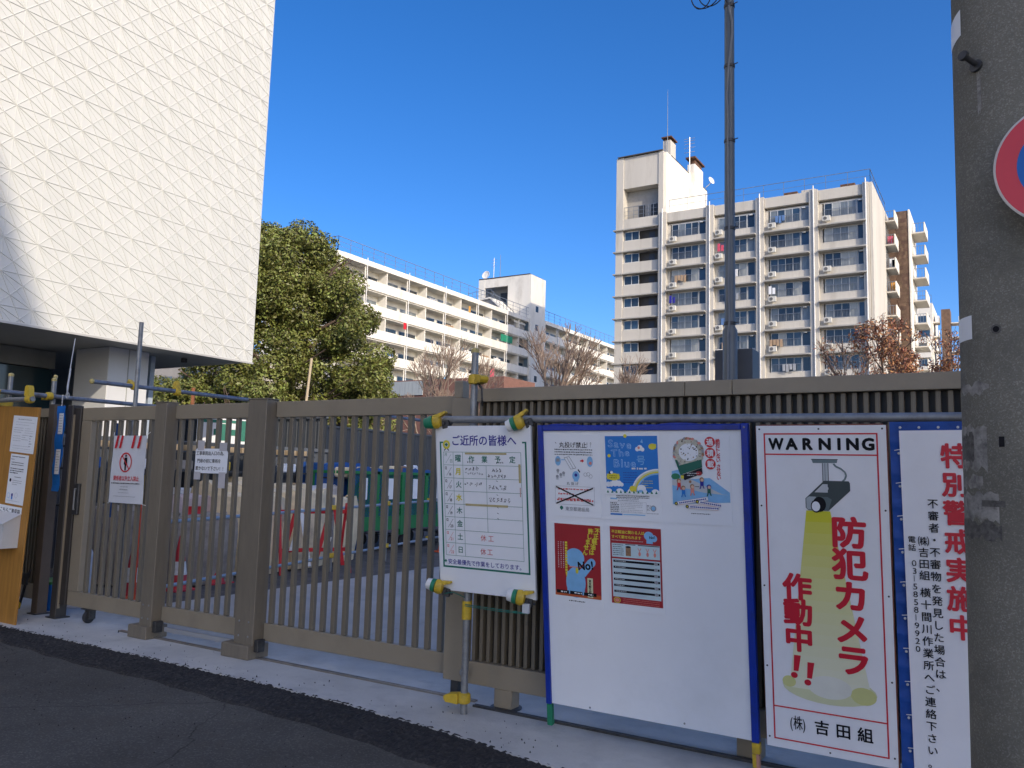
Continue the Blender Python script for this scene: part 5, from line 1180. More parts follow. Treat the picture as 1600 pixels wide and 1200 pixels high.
side_me = MB().cbox(.605, .95, .0, .39, .901, 2.474, .01).mesh('wall_panel', APT); side2_me = MB().cbox(bayw - .62, bayw - .33, .0, .39, .901, 2.474, .01).mesh('wall_panel', APT)
wf = MB()
def frame_me(w, h, nm, t_=.05, name='window'):
    mb = MB().box(0, w, -.05, .03, 0, t_).box(0, w, -.05, .03, h - t_, h)
    for k in range(nm + 1): x = (w - t_) * k / nm; mb.box(x, x + t_, -.052, .028, t_, h - t_)
    return mb.mesh(name, FRAMEW)
F4 = frame_me(3.22, 1.55, 4); F1 = frame_me(.86, 1.55, 1); F2 = frame_me(1.9, 1.1, 2)
def pane_me(x0, x1, h): return [MB().box(x0, x1, -.012, -.002, .05, h - .05).mesh('pane', g) for g in GL]
P4a, P4b, P4c, P4d = [pane_me(.05 + k * .7925, .05 + k * .7925 + .74, 1.55) for k in range(4)]; P1 = pane_me(.05, .81, 1.55); P2a, P2b = pane_me(.05, .93, 1.1), pane_me(.98, 1.85, 1.1)
rl = MB().box(0, 3.1, -.02, .02, .80, .84).box(0, 3.1, -.02, .02, .05, .08)
for k in range(22): rl.box(k * .147, k * .147 + .022, -.012, .012, .08, .80)
RAILM = rl.mesh('window_railing', RAIL)
AC = MB().cbox(0, .80, -.30, .0, 0, .58, .02).lathe([(.21, 0), (.23, .01), (.20, .02)], (0, 0, 0), 16, Matrix.Translation((.30, -.301, .29)) @ Matrix.Rotation(rad(90), 4, 'X')).mesh('air_conditioner', ACM)
FAN = MB().lathe([(.19, 0), (.19, .006)], (0, 0, 0), 14, Matrix.Translation((.30, -.318, .29)) @ Matrix.Rotation(rad(90), 4, 'X')).mesh('fan_grille', M('fan_dark', (.12, .12, .12), .6))
rw = random.Random(12)
rgoods = []
for i, cm in enumerate((M('goods_white', (.7, .7, .7), .7), M('goods_grey', (.35, .37, .4), .7), M('goods_blue', (.10, .2, .42), .7), M('goods_brown', (.4, .28, .18), .7))):
    q = MB()
    for k in range(3 + i % 2): q.cbox(-.03, .03, k * .36 - .5, k * .36 - .22, -.5 + .12 * ((k + i) % 3), .32, .01)
    q.tube((0, -.6, .33), (0, .9, .33), .02, 4); rgoods.append(q.mesh('window_laundry', cm))
SX = Vector((-22.7, RY, 0))
for f, z in enumerate(S):
    for i in range(4):
        x = XB[i]; L0 = Vector((x, RY, z)) - SX
        inst('slab', slab_me, R, L0); inst('apron', apron_me, R, L0); inst('lintel', lint_me, R, L0); inst('wall_panel', side_me, R, L0); inst('wall_panel', side2_me, R, L0)
        sh = .35 if i != 1 else .1
        w4 = inst('window', F4, R, L0 + Vector((.98 + sh * .5, -.02, .905))); w1 = inst('window', F1, R, L0 + Vector((4.25 + sh * .5, -.02, .905)))
        cur = rw.random()
        for k, P_ in enumerate((P4a, P4b, P4c, P4d)):
            q = rw.random(); g = 3 if (q < .05 if cur < .7 else q < .4) else (2 if q < (.2 if cur < .7 else .75) else (1 if q < .6 else 0)); inst('pane', P_[g], w4, (0, 0, 0))
        if rw.random() < .28: inst('window_laundry', rgoods[rw.randrange(4)], R, L0 + Vector((1.3 + rw.random() * 2.2, -.45, 1.35)), (0, 0, rad(90)))
        inst('pane', P1[rw.choice((0, 0, 1, 2))], w1, (0, 0, 0)); inst('window_railing', RAILM, R, L0 + Vector((.98 + sh * .5, -.24, .90)))
        if rw.random() < .86 and f < 10:
            ac = inst('air_conditioner', AC, R, L0 + Vector((1.05 if i != 1 else .8, -.42 if rw.random() < .7 else -.36, .36 if i else .30))); inst('fan_grille', FAN, ac, (0, 0, 0))
        if rw.random() < .5:
            p = L0 + Vector((4.6, -.22, .7)); inst('window_vent', MB().cbox(0, .35, -.12, 0, 0, .12, .01).mesh('vent', WHITEP) if 'vent' not in globals() else vent, R, p + Vector((0, 0, 1.55)))
# stair tower
TX0, TX1 = -40.1, -34.38
MB().box(TX0 + .05, TX1 + .35, RY + 1.6, 106.0, 0, 40.9).build('tower_wall', APT, R, world=True)
MB().cbox(TX0, TX0 + .95, RY - .1, RY + 1.59, 0, 41.0, .02).build('tower_pier', APT, R, world=True)
MB().cbox(TX1 - .25, TX1 + .38, RY - .1, RY + 1.59, 0, 41.0, .02).build('tower_pier', APT, R, world=True)
MB().cbox(TX1 + .351, TX1 + .60, RY + .41, 106.0, 33.06, 41.0, .02).build('tower_side', APT2, R, world=True)
MB().cbox(TX0 + .96, TX1 - .26, RY + .0, RY + 1.59, 37.0, 40.98, .02).build('tower_head', APT, R, world=True)
MB().box(TX0 + .96, TX1 - .26, RY + 1.2, RY + 1.58, 33.2, 36.99).build('tower_back', M('tower_recess', (.33, .32, .30), .8, var=.1), R, world=True)
for x in (-37.6, -36.0): MB().cbox(x, x + .8, RY + 1.14, RY + 1.19, 33.2, 35.0, .01).build('tower_door', STEEL_D, R, world=True)
railing_mb([(TX0 + .98, RY + .1, 33.15), (TX1 - .28, RY + .1, 33.15)], 1.5, .03, .6).build('tower_railing', RAIL, R, world=True)
MB().cbox(TX0 + .2, TX1 + .3, RY - .3, 92, 41.01, 41.12, .01).box(TX1 + .3, TX1 + .62, 92, 106, 41.01, 41.1).build('tower_coping', APTD, R, world=True)
tb = MB().cbox(TX0 + .96, TX1 - .26, RY - .02, RY + .25, 0, 1.28, .02).mesh('stair_apron', APT, inv=Matrix.Translation((-SX.x, -SX.y, 0)))
td = MB().box(TX0 + .96, TX1 - .26, RY + .9, RY + 1.0, 1.3, FH - .17).mesh('stair_back', APTD, inv=Matrix.Translation((-SX.x, -SX.y, 0)))
ts = MB().cbox(TX0 - .25, TX1 + .2, RY - .35, RY + .5, -.17, -.02, .01).mesh('slab', M('slab_edge', (0, 0, 0)), inv=Matrix.Translation((-SX.x, -SX.y, 0)))
tdoor = MB().box(-36.1, -35.4, RY + .86, RY + .89, 1.35, 2.3).mesh('stair_door', M('blue_grey_door', (.05, .06, .09), .5), inv=Matrix.Translation((-SX.x, -SX.y, 0)))
for f, z in enumerate(S + [31.9]):
    inst('slab', ts, R, (0, 0, z))
    if z < 31: inst('stair_apron', tb, R, (0, 0, z)); inst('stair_back', td, R, (0, 0, z)); inst('stair_door', tdoor, R, (0, 0, z)); w = inst('window', F2, R, Vector((-39.05, RY + .3, z + 1.34)) - SX); inst('pane', P2a[rw.choice((0, 1))], w, (0, 0, 0)); inst('pane', P2b[rw.choice((0, 1, 0))], w, (0, 0, 0))
MB().cbox(TX0 + .96, TX1 - .26, RY - .02, RY + .25, 31.89, 33.14, .02).build('stair_apron', APT, R, world=True)
# chimneys, mast, dish
ch = MB().cbox(-34.95, -33.95, 92.2, 94.0, 41.11, 43.2, .02).build('chimney', APT, R, world=True); q = MB().box(-35.1, -33.8, 92.0, 94.2, 43.5, 43.65).prism([(-35.0, 43.2), (-33.9, 43.2), (-34.3, 43.49), (-34.7, 43.49)], 'y', 92.3, 93.9)
q.build('chimney_cap', RUST, ch, world=True)
ch = MB().cbox(-34.0, -33.0, 98.5, 101.8, 33.1, 42.2, .02).build('chimney', APT2, R, world=True); MB().box(-34.15, -32.85, 98.2, 102.1, 42.9, 43.1).box(-33.9, -33.1, 98.8, 101.5, 42.2, 42.9).build('chimney_cap', RUST, ch, world=True)
MB().tube((-34.3, 92, 40), (-34.3, 92, 49.0), .06, 6, .02).tube((-34.3, 92, 48.9), (-34.3, 92, 49.6), .03, 6, .01).build('lightning_rod', RAIL, R, world=True)
q = MB().tube((-33.2, 97, 38.5), (-33.2, 97, 45.2), .06, 6)
for z in (43.2, 43.8, 44.3, 44.7, 45.0): q.tube((-33.9, 97, z), (-32.5, 97, z), .035, 4)
q.build('antenna', ALU, R, world=True)
MB().lathe([(.05, -.15), (.35, -.08), (.52, .03), (.50, .04), (.3, -.05), (.05, -.2)], (0, 0, 0), 20, Matrix.Translation((-31.9, 101.9, 40.9)) @ Matrix.Rotation(rad(70), 4, 'Y') @ Matrix.Rotation(rad(20), 4, 'X')).tube((-31.9, 102, 40.7), (-33, 102.4, 40.1), .05, 6).build('satellite_dish', WHITEP, R, world=True)
railing_mb([(-33.2, RY - .2, 33.2), (-11.2, RY - .2, 33.2), (-11.2, 102, 33.2)], 1.45, .028, 2.2, (1.0, .5)).build('roof_railing', RAIL, R, world=True)
for x in (-20.5, -14.5, -18.6): MB().cbox(x, x + 1.5, RY + 2, RY + 3, 33.3, 34.2, .03).build('roof_vent', RUST if x != -18.6 else APT, R, world=True)
# end balconies on the right side and brown tiled fin
def end_balconies(P, x0, x1, y0, y1, levels, seed):
    r = random.Random(seed)
    for z in levels:
        MB().cbox(x0, x1, y0, y1, z - .16, z, .01).build('balcony_slab', APT, P, world=True)
        MB().cbox(x1 - .12, x1, y0 + .0, y1, z + .001, z + 1.15, .01).build('balcony_parapet', APT2, P, world=True)
        railing_mb([(x0 + .1, y0 + .06, z), (x1 - .14, y0 + .06, z)], 1.1, .025, .25, (1.0, .1)).build('balcony_railing', RAIL, P, world=True)
lv = [z for z in S if z > 7]
end_balconies(R, -11.0, -9.95, 100.0, 103.3, lv + [31.95], 3)
MB().box(-10.99, -10.96, 100.4, 103.2, 7, 31.5).build('balcony_glass', GL[2], R, world=True)
q = MB().box(-10.35, -9.0, 104.4, 107.6, 0, 34.2).box(-11.6, -10.36, 104.4, 107.5, 0, 33.6)
fin = q.build('tiled_fin', BRICKM, R, world=True)
tm = MB()
rr_ = random.Random(4)
for k in range(72):
    for j in range(5):
        z = 2 + k * .44; x = -10.33 + j * .265 + (.13 if k % 2 else 0); tm.box(x + .012, min(x + .253, -9.02), 104.37, 104.398, z + .01, z + .43)
tl = tm.build('tile', BRICKM, R, world=True); tl['kind'] = 'stuff'
MB().cbox(-8.99, -8.80, 104.3, 112, 0, 34.3, .02).build('rear_wall', APT2, R, world=True)
end_balconies(R, -8.79, -7.35, 106.2, 110.5, lv + [31.95], 5)
for i, (z, m, lab) in enumerate(((29.2, PINK, 'magenta'), (26.5, PAPER, 'white'), (23.7, M('orange_cloth', (.62, .30, .06), .8), 'orange'), (26.4, TARP, 'dark blue'))):
    o = thing('laundry', lab + ' laundry on an end balcony beside the brown tiled wall, right apartment block', 'laundry', (-10.6 + .12 * i, 101.2, z + .25)); MB().cbox(-.28, .28, -.02, .02, 0, .95, .01).build('garment', m, o)
for i, (bx, fl, m, lab, w) in enumerate(((3, 6, PAPER, 'white shirts hung outside a window on the third bay', .5), (1, 6, NAVY, 'dark blue clothes hung at a window of the first bay', .5), (2, 8, PINK, 'small pink cloth at a window of the second bay', .25))):
    o = thing('laundry', lab + ', right apartment block', 'laundry', (XB[bx - 1] + 1.2, RY - .55, S[fl] + 1.2))
    for k in range(2): MB().cbox(-.15 + k * .4, .15 + k * .4, -.02, .02, 0, .9 - .2 * k, .01).build('garment', m, o)
# far block beyond
R2 = thing('apartment_building', 'distant pale apartment block peeping out left of the concrete pole', 'building', (-12, 172, 0))
MB().box(-22, -10.9, 170, 184, 0, 36.2).build('wall', APT2, R2, world=True)
for z in [5 + 2.75 * k for k in range(11)]:
    w = MB().box(-21, -11.4, 169.9, 169.95, z, z + 1.3).build('window', GL[1], R2, world=True); MB().cbox(-21.5, -11.2, 169.3, 169.88, z - 1.25, z - .1, .02).build('apron', APT2, R2, world=True)
MB().box(-9.6, -8.1, 172, 176, 0, 35.2).build('tiled_fin', BRICKM, R2, world=True)
for z in [8 + 2.75 * k for k in range(10)]:
    for x0, x1, y in ((-10.88, -9.9, 171), (-8.05, -6.6, 173)):
        MB().cbox(x0, x1, y, y + 3, z - .2, z, .01).build('balcony_slab', APT2, R2, world=True); MB().cbox(x1 - .15, x1, y, y + 3, z + .001, z + 1.1, .01).build('balcony_parapet', APT2, R2, world=True)
railing_mb([(-21.5, 169.5, 36.2), (-11, 169.5, 36.2)], 1.4, .04, 2, (1.0, .5)).build('roof_railing', RAIL, R2, world=True)

# ---------------- long apartment block on the left
LX = -62.0; LFH = 2.78; top = 25.65
def long_block(label, y0, y1, bays, topz, nfl, seed, towerend=False):
    Lb = thing('apartment_building', label, 'building', (LX - 5, (y0 + y1) / 2, 0)); r = random.Random(seed); bw = (y1 - y0) / bays
    MB().box(LX - 11, LX - 1.45, y0 + .05, y1, 0, topz - .1).build('wall', APT2, Lb, world=True)
    MB().cbox(LX - 11.2, LX + .02, y0 - .25, y0 + .04, 0, topz, .02).build('end_wall', APT2, Lb, world=True)
    MB().cbox(LX - 1.44, LX - .0, y0 + .041, y0 + .75, 0, topz, .02).build('end_pier', APT2, Lb, world=True)
    MB().cbox(LX - 1.44, LX + .10, y0 + .76, y1, topz - .62, topz, .02).build('roof_band', APT2, Lb, world=True)
    MB().box(LX - 11, LX - 1.45, y0, y1, topz - .09, topz - .02).build('roof', APTD, Lb, world=True)
    ins = Matrix.Translation(-Vector((LX - 5, (y0 + y1) / 2, 0)))
    par = MB().cbox(LX - .10, LX + .06, y0 + .76, y1 - .02, 0, 1.12, .02).mesh('balcony_parapet', APT2, inv=ins); sl = MB().cbox(LX - 1.44, LX - .11, y0 + .76, y1 - .02, -.15, 0, .01).mesh('balcony_slab', APT2, inv=ins)
    dv = MB().cbox(-1.4, -.12, -.06, .06, .001, LFH - .152, .01).mesh('balcony_divider', APT2); dp = MB().cbox(-.24, -.12, -.06, .06, .001, LFH - .152, .01).mesh('balcony_post', APT2)
    win = [MB().mat(0).box(-1.44, -1.41, .25, bw - .35, .05, 2.0).mat(1).box(-1.409, -1.40, .33, bw / 2 - .08, .12, 1.93).box(-1.409, -1.40, bw / 2 - .03, bw - .43, .12, 1.93).mesh('window', [ALU, g]) for g in GL[:3]]
    for k in range(nfl):
        z = topz - .62 - LFH * (k + 1) + .15
        inst('balcony_parapet', par, Lb, (0, 0, z)); inst('balcony_slab', sl, Lb, (0, 0, z))
        for b in range(bays):
            yb_ = y0 + .76 + (y1 - y0 - .76) * b / bays; loc = ins @ Vector((LX, yb_, z))
            if b: inst('balcony_divider' if b % 2 == 0 else 'balcony_post', dv if b % 2 == 0 else dp, Lb, loc)
            inst('window', win[r.choice((0, 0, 1, 2))], Lb, loc)
            if r.random() < .35: inst('balcony_goods', goods[r.randrange(len(goods))], Lb, loc + Vector((-.5, r.uniform(.6, bw - 1), 1.13)))
    railing_mb([(LX - 8, y0 - .1, topz), (LX - .05, y0 - .1, topz), (LX - .05, y1, topz)], 1.6, .03, 1.9, (1.0, .66, .33)).build('roof_railing', RAIL, Lb, world=True)
    for b in range(0, bays, 2):
        yb_ = y0 + .76 + (y1 - y0 - .76) * b / bays + bw * .98; MB().tube((LX + .13, yb_, 0), (LX + .13, yb_, topz + .25), .05, 6).build('drain_pipe', WHITEP, Lb, world=True)
    return Lb
gm = [M('goods_white', (.7, .7, .7), .7), M('goods_grey', (.35, .37, .4), .7), M('goods_blue', (.10, .2, .42), .7), M('goods_brown', (.4, .28, .18), .7)]
goods = []
for i, m in enumerate(gm):
    q = MB()
    for k in range(4): q.cbox(-.1, .1, k * .42, k * .42 + .33, -.55 + .1 * ((k + i) % 3), .35, .01)
    goods.append(q.mesh('balcony_goods', m))
LA = long_block('long cream apartment block with stacked balconies behind the evergreen tree', 65.05, 108.2, 11, 25.75, 9, 3)
LW = long_block('farther cream wing of the long balcony block, right of its tower', 111.6, 156, 11, 26.3, 9, 8)
T2 = thing('stair_tower', 'cream stair tower rising above the long balcony block', 'tower', (-67, 109, 0))
MB().cbox(-62.02, -61.70, 106.9, 111.55, 0, 32.6, .02).build('side_wall', APT2, T2, world=True)
MB().cbox(-65.9, -62.03, 106.9, 107.2, 25.8, 32.6, .02).build('front_wall', APT2, T2, world=True)
MB().cbox(-71.4, -70.2, 106.9, 107.2, 25.8, 32.6, .02).build('front_wall', APT2, T2, world=True)
MB().cbox(-70.19, -65.91, 106.92, 107.18, 31.2, 32.58, .02).build('front_wall', APT2, T2, world=True)
MB().box(-71.4, -62.03, 109.0, 109.3, 25.8, 32.5).build('inner_wall', M('tower_recess', (0, 0, 0)), T2, world=True)
MB().box(-71.4, -62.03, 106.95, 111.5, 32.61, 32.8).build('tower_roof', APTD, T2, world=True)
MB().cbox(-68.4, -67.0, 108.8, 108.95, 28.4, 30.6, .02).build('doorway', STEEL_D, T2, world=True)
MB().prism([(-71.0, 25.8), (-71.0, 28.2), (-67.0, 28.6), (-62.6, 24.6), (-62.6, 23.5)], 'y', 103.6, 106.6).build('stair_flank', M('tower_recess', (0, 0, 0)), T2, world=True)
MB().prism([(-71.2, 28.25), (-67.0, 28.75), (-66.8, 28.75), (-62.4, 24.8), (-62.4, 24.55), (-66.9, 28.55), (-71.2, 28.05)], 'y', 103.3, 106.7).build('stair_coping', APT2, T2, world=True)
railing_mb([(-71, 103.5, 28.4), (-67, 103.5, 28.75), (-62.6, 103.5, 24.8)], 1.3, .03, .8, (1.0, .5)).build('stair_railing', RAIL, T2, world=True)
for z in (29.1, 26.2, 22.3, 18.2): MB().cbox(-61.699, -61.67, 108.5, 109.3, z - 2.1, z - 1.2, .005).build('window', GL[0], T2, world=True)
MB().tube((-68.1, 108, 32.8), (-68.1, 108, 36.7), .06, 6, .03).build('lightning_rod', RAIL, T2, world=True)
q = MB().tube((-69.3, 108, 32.8), (-69.3, 108, 36.3), .05, 6)
for z in (35.0, 35.5, 36.0): q.tube((-69.8, 108, z), (-68.8, 108, z), .03, 4)
q.build('antenna', ALU, T2, world=True)
MB().lathe([(.05, -.2), (.45, -.1), (.7, .05), (.65, .06), (.4, -.05)], (0, 0, 0), 18, Matrix.Translation((-70.4, 107.4, 33.5)) @ Matrix.Rotation(rad(75), 4, 'X')).tube((-70.4, 107.6, 33.4), (-70.4, 107.8, 32.8), .05, 6).build('satellite_dish', WHITEP, T2, world=True)
for (yy0, zz0, m, lab, w, h) in ((96.3, 15.2, PINK, 'bright pink quilt hung over a balcony edge of the long block', 1.0, 1.5), (94.8, 15.3, M('cream_cloth', (.7, .62, .5), .8), 'cream quilt hung beside the pink one on the long block', 1.2, 1.5), (76.6, 18.9, RED, 'red cloth on an upper balcony of the long block', .5, .8),
        (98.8, 21.0, M('green_awning', (.02, .25, .13), .6), 'green awning sheet stretched on the top balcony of the long block', 3.2, 1.0), (90.4, 23.6, M('orange_cloth', (0, 0, 0)), 'orange cloth on the top balcony of the long block', .4, .8), (124.5, 13.5, RED, 'red cloth on a balcony of the farther cream wing', .6, 1.0), (85.2, 13.2, BLUEL, 'pale blue towel on a middle balcony of the long block', .7, .9)):
    o = thing('laundry', lab, 'laundry', (LX + .14, yy0, zz0)); MB().cbox(-.03, .03, 0, w, 0, h, .01).build('garment', m, o)

# ---------------- unseen block sunward of the street, its outline shaped to cast the shade
B = thing('office_building', 'unseen pale block sunward of the street, stepped and sloped to cast its shade', 'building', (32, -2, 0))
MB().box(25.05, 40, -17, -5.3, 0, 23.7).box(25.05, 40, -5.29, 16, 0, 29.2).prism([(-34, 23.71), (-11.15, 23.71), (-15.2, 34.2), (-34, 34.2)], 'x', 25.05, 25.6).build('wall', M('side_block', (.60, .57, .52), .8, var=.08), B, world=True)  # thin sloped slab sets the shadow edge on the white facade
gme = MB().box(0, .04, 0, 1.7, 0, 1.5).mesh('window', GL[1])
for k in range(7):
    for j in range(9): inst('window', gme, B, (25.0 - 32, -13.6 + j * 3.0, 1.2 + k * 3.2))

# unseen pale building behind the camera, added to bounce sun onto the boards
B = thing('row_house', 'unseen pale building added to bounce sunlight towards the boards', 'building', (-16, -22, 0))
MB().cbox(-26, -10.0, -36, -7.5, 0, 15, .02).build('wall', M('pale_render', (.78, .75, .70), .8, var=.05), B, world=True)
for k in range(4):
    for j in range(4): inst('window', gme, B, (-9.99 + 16, -34 + 22 + j * 7.2, 1.5 + k * 3.4))

# ============================================================ TREES
def leaves(name, lobes, n, size, mat, parent, seed, flat=.75, inner=.55):
    rg = np.random.default_rng(seed); lob = np.array(lobes, float)
    wgt = lob[:, 3] ** 2; idx = rg.choice(len(lob), n, p=wgt / wgt.sum())
    d = rg.normal(size=(n, 3)); d /= np.linalg.norm(d, axis=1)[:, None]
    rad_ = lob[idx, 3] * (inner + (1.03 - inner) * rg.random(n) ** .5); c = lob[idx, :3] + d * rad_[:, None] * np.array([1, 1, flat])
    nrm = d * .7 + rg.normal(size=(n, 3)) * .55 + np.array([0, 0, .35]); nrm /= np.linalg.norm(nrm, axis=1)[:, None]
    a = np.cross(nrm, rg.normal(size=(n, 3))); a /= np.linalg.norm(a, axis=1)[:, None]; b = np.cross(nrm, a)
    s = size * rg.uniform(.6, 1.25, n); a *= s[:, None]; b *= (s * .48)[:, None]
    v = np.empty((n, 4, 3)); v[:, 0] = c - a; v[:, 1] = c + b + nrm * (s * .12)[:, None]; v[:, 2] = c + a; v[:, 3] = c - b + nrm * (s * .12)[:, None]
    me = bpy.data.meshes.new(name); me.vertices.add(n * 4); me.loops.add(n * 4); me.polygons.add(n)
    me.vertices.foreach_set('co', v.ravel()); me.loops.foreach_set('vertex_index', np.arange(n * 4, dtype=np.int32)); me.polygons.foreach_set('loop_start', np.arange(0, n * 4, 4, dtype=np.int32)); me.polygons.foreach_set('loop_total', np.full(n, 4, dtype=np.int32))
    me.materials.append(mat); me.update(calc_edges=True)
    o = bpy.data.objects.new(name, me); COL.objects.link(o); o.parent = parent; return o
def limb(mb, p, q, r0_, r1_, n=6, bend=.12, rnd=random, seg=4):
    p, q = Vector(p), Vector(q); pts = []
    for i in range(seg + 1):
        t_ = i / seg; w = p.lerp(q, t_); L_ = (q - p).length
        if 0 < i < seg: w += Vector((rnd.uniform(-1, 1), rnd.uniform(-1, 1), rnd.uniform(-.5, .8))) * bend * L_ / seg
        pts.append(w)
    for i in range(seg): mb.tube(pts[i], pts[i + 1], r0_ + (r1_ - r0_) * i / seg, n, r0_ + (r1_ - r0_) * (i + 1) / seg, caps=False)
    return pts
# big evergreen
r = random.Random(21); TB = Vector((-26.4, 25.0, 0)); t = thing('evergreen_tree', 'big dense evergreen tree between the white building and the cream apartments', 'tree', TB)
def Rz(z):   # crown radius seen from the street
    P_ = [(3.4, 4.6), (4.5, 5.3), (6, 5.2), (7.2, 4.6), (8.4, 3.8), (9.6, 3.4), (10.6, 3.2), (11.4, 2.6), (12.2, 1.3), (12.6, .4)]
    for (a, ra), (b, rb_) in zip(P_, P_[1:]):
        if a <= z <= b: return ra + (rb_ - ra) * (z - a) / (b - a)
    return .4
lobes = []
for k in range(250):
    z = r.uniform(3.3, 12.2); R_ = Rz(z); a = r.uniform(0, 2 * math.pi); s_ = r.uniform(.45, .95) * (1 if z < 10.8 else .75); q = math.sqrt(r.uniform(.12, 1)) * max(.1, R_ - s_ * .8)
    lean = -.22 * max(0, z - 9)
    lobes.append((q * math.cos(a) + lean, q * math.sin(a), z, s_))
lobes += [(-1.9, 0, 12.2, .6), (-1.5, -.3, 11.6, .8), (-2.6, -.2, 12.1, .7), (-2.9, 0, 11.3, .9), (-2.3, -.4, 12.6, .45), (-3.4, 0, 10.6, .9), (1.4, -.4, 11.35, .65), (1.0, 0, 11.0, .8), (4.6, -1, 7.4, .7), (4.9, 0, 6.2, .8), (5.2, -.5, 5.2, .8), (5.3, -.3, 4.3, .8), (3.4, -.2, 9.3, .8)]
leaves('crown', lobes, 185000, .076, LEAF, t, 4)
mb = MB(); limb(mb, (0, 0, 0), (-.3, 0, 6), .38, .24, 10, .2, r); limb(mb, (-.3, 0, 5.9), (-1.0, 0, 11.5), .22, .05, 8, .3, r)
mb.build('trunk', BARK, t, smooth=True)
mb = MB()
for k in range(46):
    z = r.uniform(2.0, 9.5); a = r.uniform(0, 6.28); R_ = Rz(min(12, z + 2.0)) * .86; limb(mb, (-.1, 0, z), (R_ * math.cos(a), R_ * math.sin(a), z + r.uniform(1.2, 2.6)), .10, .02, 5, .3, r)
mb.build('limbs', BARK, t)
# shrubs in front of the cream wall, under the overhang
for i, (x, y, h, w, lab) in enumerate([(-34.2, 21.5, 5.6, 1.9, 'leafy shrub farthest left, beside the white building column'), (-31.9, 21.0, 5.7, 1.9, 'leafy shrub second from the left under the white overhang'), (-29.6, 20.8, 5.5, 1.9, 'tall leafy shrub just beneath the white building corner'), (-27.6, 20.5, 5.2, 1.7, 'leafy shrub beside the orange-brown stake'), (-25.6, 21.3, 5.3, 1.7, 'leafy shrub second from the evergreen tree'),
        (-23.6, 20.8, 4.9, 1.6, 'leafy shrub at the foot of the evergreen tree'), (-24.2, 23.3, 4.9, 1.5, 'low leafy shrub at the bamboo stick'), (-22.3, 24.8, 4.6, 1.4, 'low shrub just right of the bamboo stick')]):
    t = thing('shrub', lab, 'shrub', (x, y, 0)); lb = []
    for k in range(26): z = r.uniform(1.2, h - .4); a = r.uniform(0, 6.28); q = r.uniform(0, w * (.95 if z < h * .7 else .6)); lb.append((q * math.cos(a), q * math.sin(a), z, r.uniform(.28, .60)))
    leaves('foliage', lb, 11000, .066, LEAF2, t, 30 + i)
    mb = MB()
    for k in range(7): a = r.uniform(0, 6.28); limb(mb, (0, 0, 0), (w * .7 * math.cos(a), w * .7 * math.sin(a), h * r.uniform(.6, .95)), .05, .015, 5, .3, r)
    mb.build('stems', BARK, t)
# cream low wall/building behind the shrubs
t = thing('low_building', 'low cream building seen in slivers behind the shrubs', 'building', (-33, 30, 0)); MB().cbox(-52, -36.5, 29, 36, 0, 8.2, .02).build('wall', M('sliver_wall', (.50, .45, .38), .85, var=.08), t, world=True)
for k in range(7): MB().box(-51 + k * 2.05, -49.9 + k * 2.05, 28.96, 28.99, 4.9, 6.6).build('window', GL[k % 3], t, world=True)
# bare trees
def bare_tree(label, x, y, h, seed, mat=BARKR, depth=5, spread=.55, leafm=None, nleaf=0, r_=.15, trunk=.30, name='bare_tree'):
    r = random.Random(seed); t = thing(name, label, 'tree', (x, y, 0)); tk = MB(); br = MB(); tips = []
    def grow(p, d, L_, rd, dep):
        q = p + d * L_; m = tk if dep >= depth - 1 else br
        mid = p.lerp(q, .5) + Vector((r.uniform(-1, 1), r.uniform(-1, 1), 0)) * L_ * .06; nn = 7 if dep >= depth - 1 else (4 if dep > 1 else 3)
        m.tube(p, mid, rd, nn, rd * .86, caps=False); m.tube(mid, q, rd * .86, nn, rd * .7, caps=False)
        if dep == 0: tips.append((p, q)); return
        k = 2 if dep > 1 else 4
        for i in range(k + (r.random() < .4)):
            a = 2 * math.pi * (i + r.random() * .6) / k; side = d.orthogonal().normalized(); side.rotate(Matrix.Rotation(a, 3, d))
            nd = (d + side * spread * r.uniform(.6, 1.3) + Vector((0, 0, .18))).normalized(); grow(q if r.random() < .75 else mid, nd, L_ * r.uniform(.62, .82), rd * .62, dep - 1)
        if dep < depth: grow(q, (d + Vector((r.uniform(-.2, .2), r.uniform(-.2, .2), .1))).normalized(), L_ * .7, rd * .66, dep - 1)
    grow(Vector((0, 0, 0)), Vector((r.uniform(-.05, .05), 0, 1)).normalized(), h * trunk, r_, depth)
    k_ = max(q.z for _, q in tips); sc = h / k_
    for m in (tk, br): m.v = [(a * sc, b * sc, c * sc) for a, b, c in m.v]
    tk.build('trunk', BARK if mat is BARKR else mat, t, smooth=True); br.build('branches', mat, t)
    if nleaf: leaves('crown', [((p.x + q.x) / 2 * sc, (p.y + q.y) / 2 * sc, (p.z + q.z) / 2 * sc, .35) for p, q in tips], nleaf, .085, leafm, t, seed, 1.0, .0)
    return t
bare_tree('bare reddish tree left of the scaffold pipe in front of the cream apartments', -33.6, 46, 11.6, 1)
bare_tree('bare tree just right of the scaffold pipe top', -30.2, 46, 10.0, 3)
bare_tree('wide bare tree in front of the farther cream wing', -24.3, 45, 11.4, 4, r_=.2)
bare_tree('bare thin tree left of the stair tower block, behind the fence', -21.6, 47, 9.6, 6)
bare_tree('tree still holding brown leaves in front of the right apartment block', -4.2, 45, 9.9, 8, leafm=LEAFB, nleaf=5200, spread=.75, name='autumn_tree')
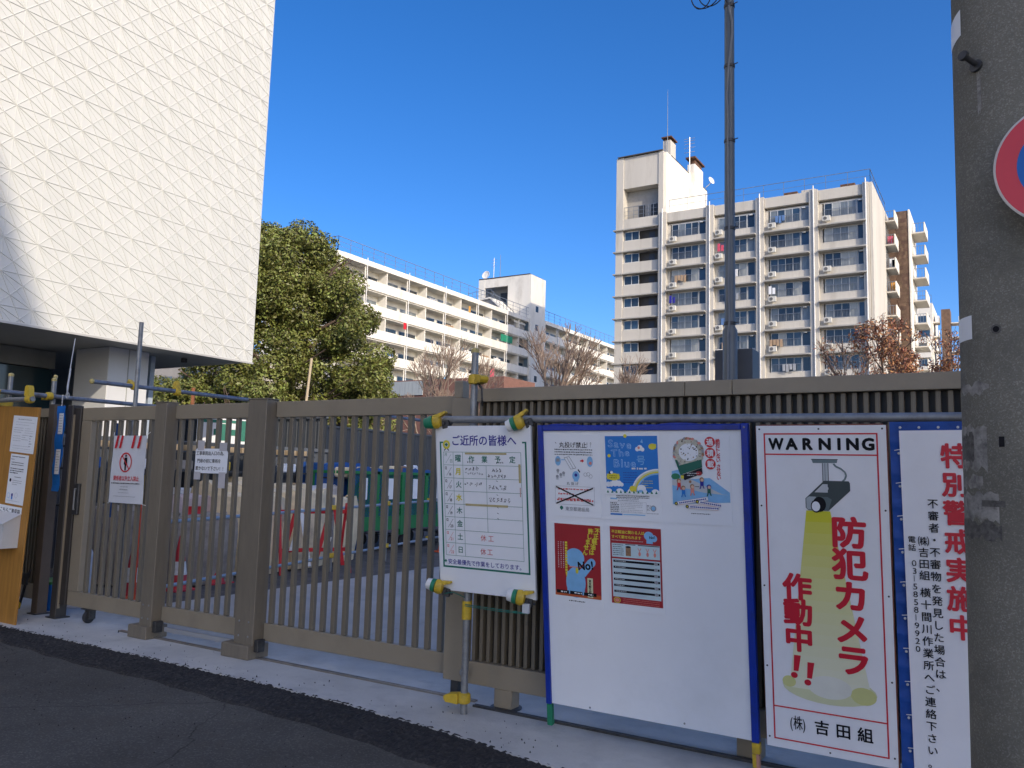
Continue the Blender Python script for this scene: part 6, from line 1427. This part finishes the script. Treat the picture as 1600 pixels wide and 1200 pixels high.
bare_tree('smaller tree with sparse brown leaves beside the concrete pole', -2.7, 47, 9.7, 9, leafm=LEAFB, nleaf=3400, spread=.7, name='autumn_tree')
bare_tree('nearly leafless tree at the left of the brown-leaved trees', -6.7, 46, 9.3, 10, leafm=LEAFB, nleaf=900, spread=.7, name='autumn_tree')
for i, (x, y, h, lab) in enumerate(((-36.5, 42, 8.2, 'low reddish thicket shrub beside the evergreen tree'), (-31.5, 42, 7.2, 'low reddish thicket shrub left of the scaffold pipe'))):
    bare_tree(lab, x, y, h, 40 + i, spread=.95, trunk=.16, r_=.09, name='thicket_shrub')
t = thing('brown_shed', 'red-brown low shed wall behind the bare trees', 'building', (-40, 56, 0)); MB().cbox(-50, -34, 55, 60, 0, 9.5, .02).build('wall', M('shed_brown', (.20, .10, .075), .8, var=.15), t, world=True); MB().cbox(-45.5, -42.0, 54.9, 54.98, 8.2, 9.4, .01).build('window', GL[3], t, world=True)
GROUPS = {'sandbag': 'bulk bags stored in the yard', 'mesh_bin': 'green mesh bins in the yard', 'debris_sack': 'waste heaped on the green bins', 'traffic_cone': 'traffic cones in the yard', 'marker_pole': 'orange marker poles',
          'poster': 'posters on the blue-framed board', 'paper': 'papers on the plywood board', 'board_clip': 'clips holding the schedule board', 'scaffold_pipe': 'scaffold pipes round the gate', 'gate_leaf': 'leaves of the slatted gate', 'gate_post': 'posts of the slatted gate',
          'end_post': 'jamb posts left of the gate', 'shrub': 'shrubs beside the white building', 'bare_tree': 'bare trees before the cream apartments', 'autumn_tree': 'brown-leaved trees before the right block', 'thicket_shrub': 'low thicket by the evergreen', 'laundry': 'laundry on the apartment balconies',
          'apartment_building': 'apartment blocks', 'site_hoarding': 'hoardings round the yard', 'slat_fence': 'ribbed fences', 'cloth': 'cloths on the yard rail', 'ground_rail': 'rails in the concrete'}
for o in bpy.data.objects:
    if o.parent is None and 'label' in o:
        g = GROUPS.get(o.name.split('.')[0])
        if g: o['group'] = g
print('objects', len(bpy.data.objects), 'tris', sum(len(o.data.polygons) for o in bpy.data.objects if o.type == 'MESH'))
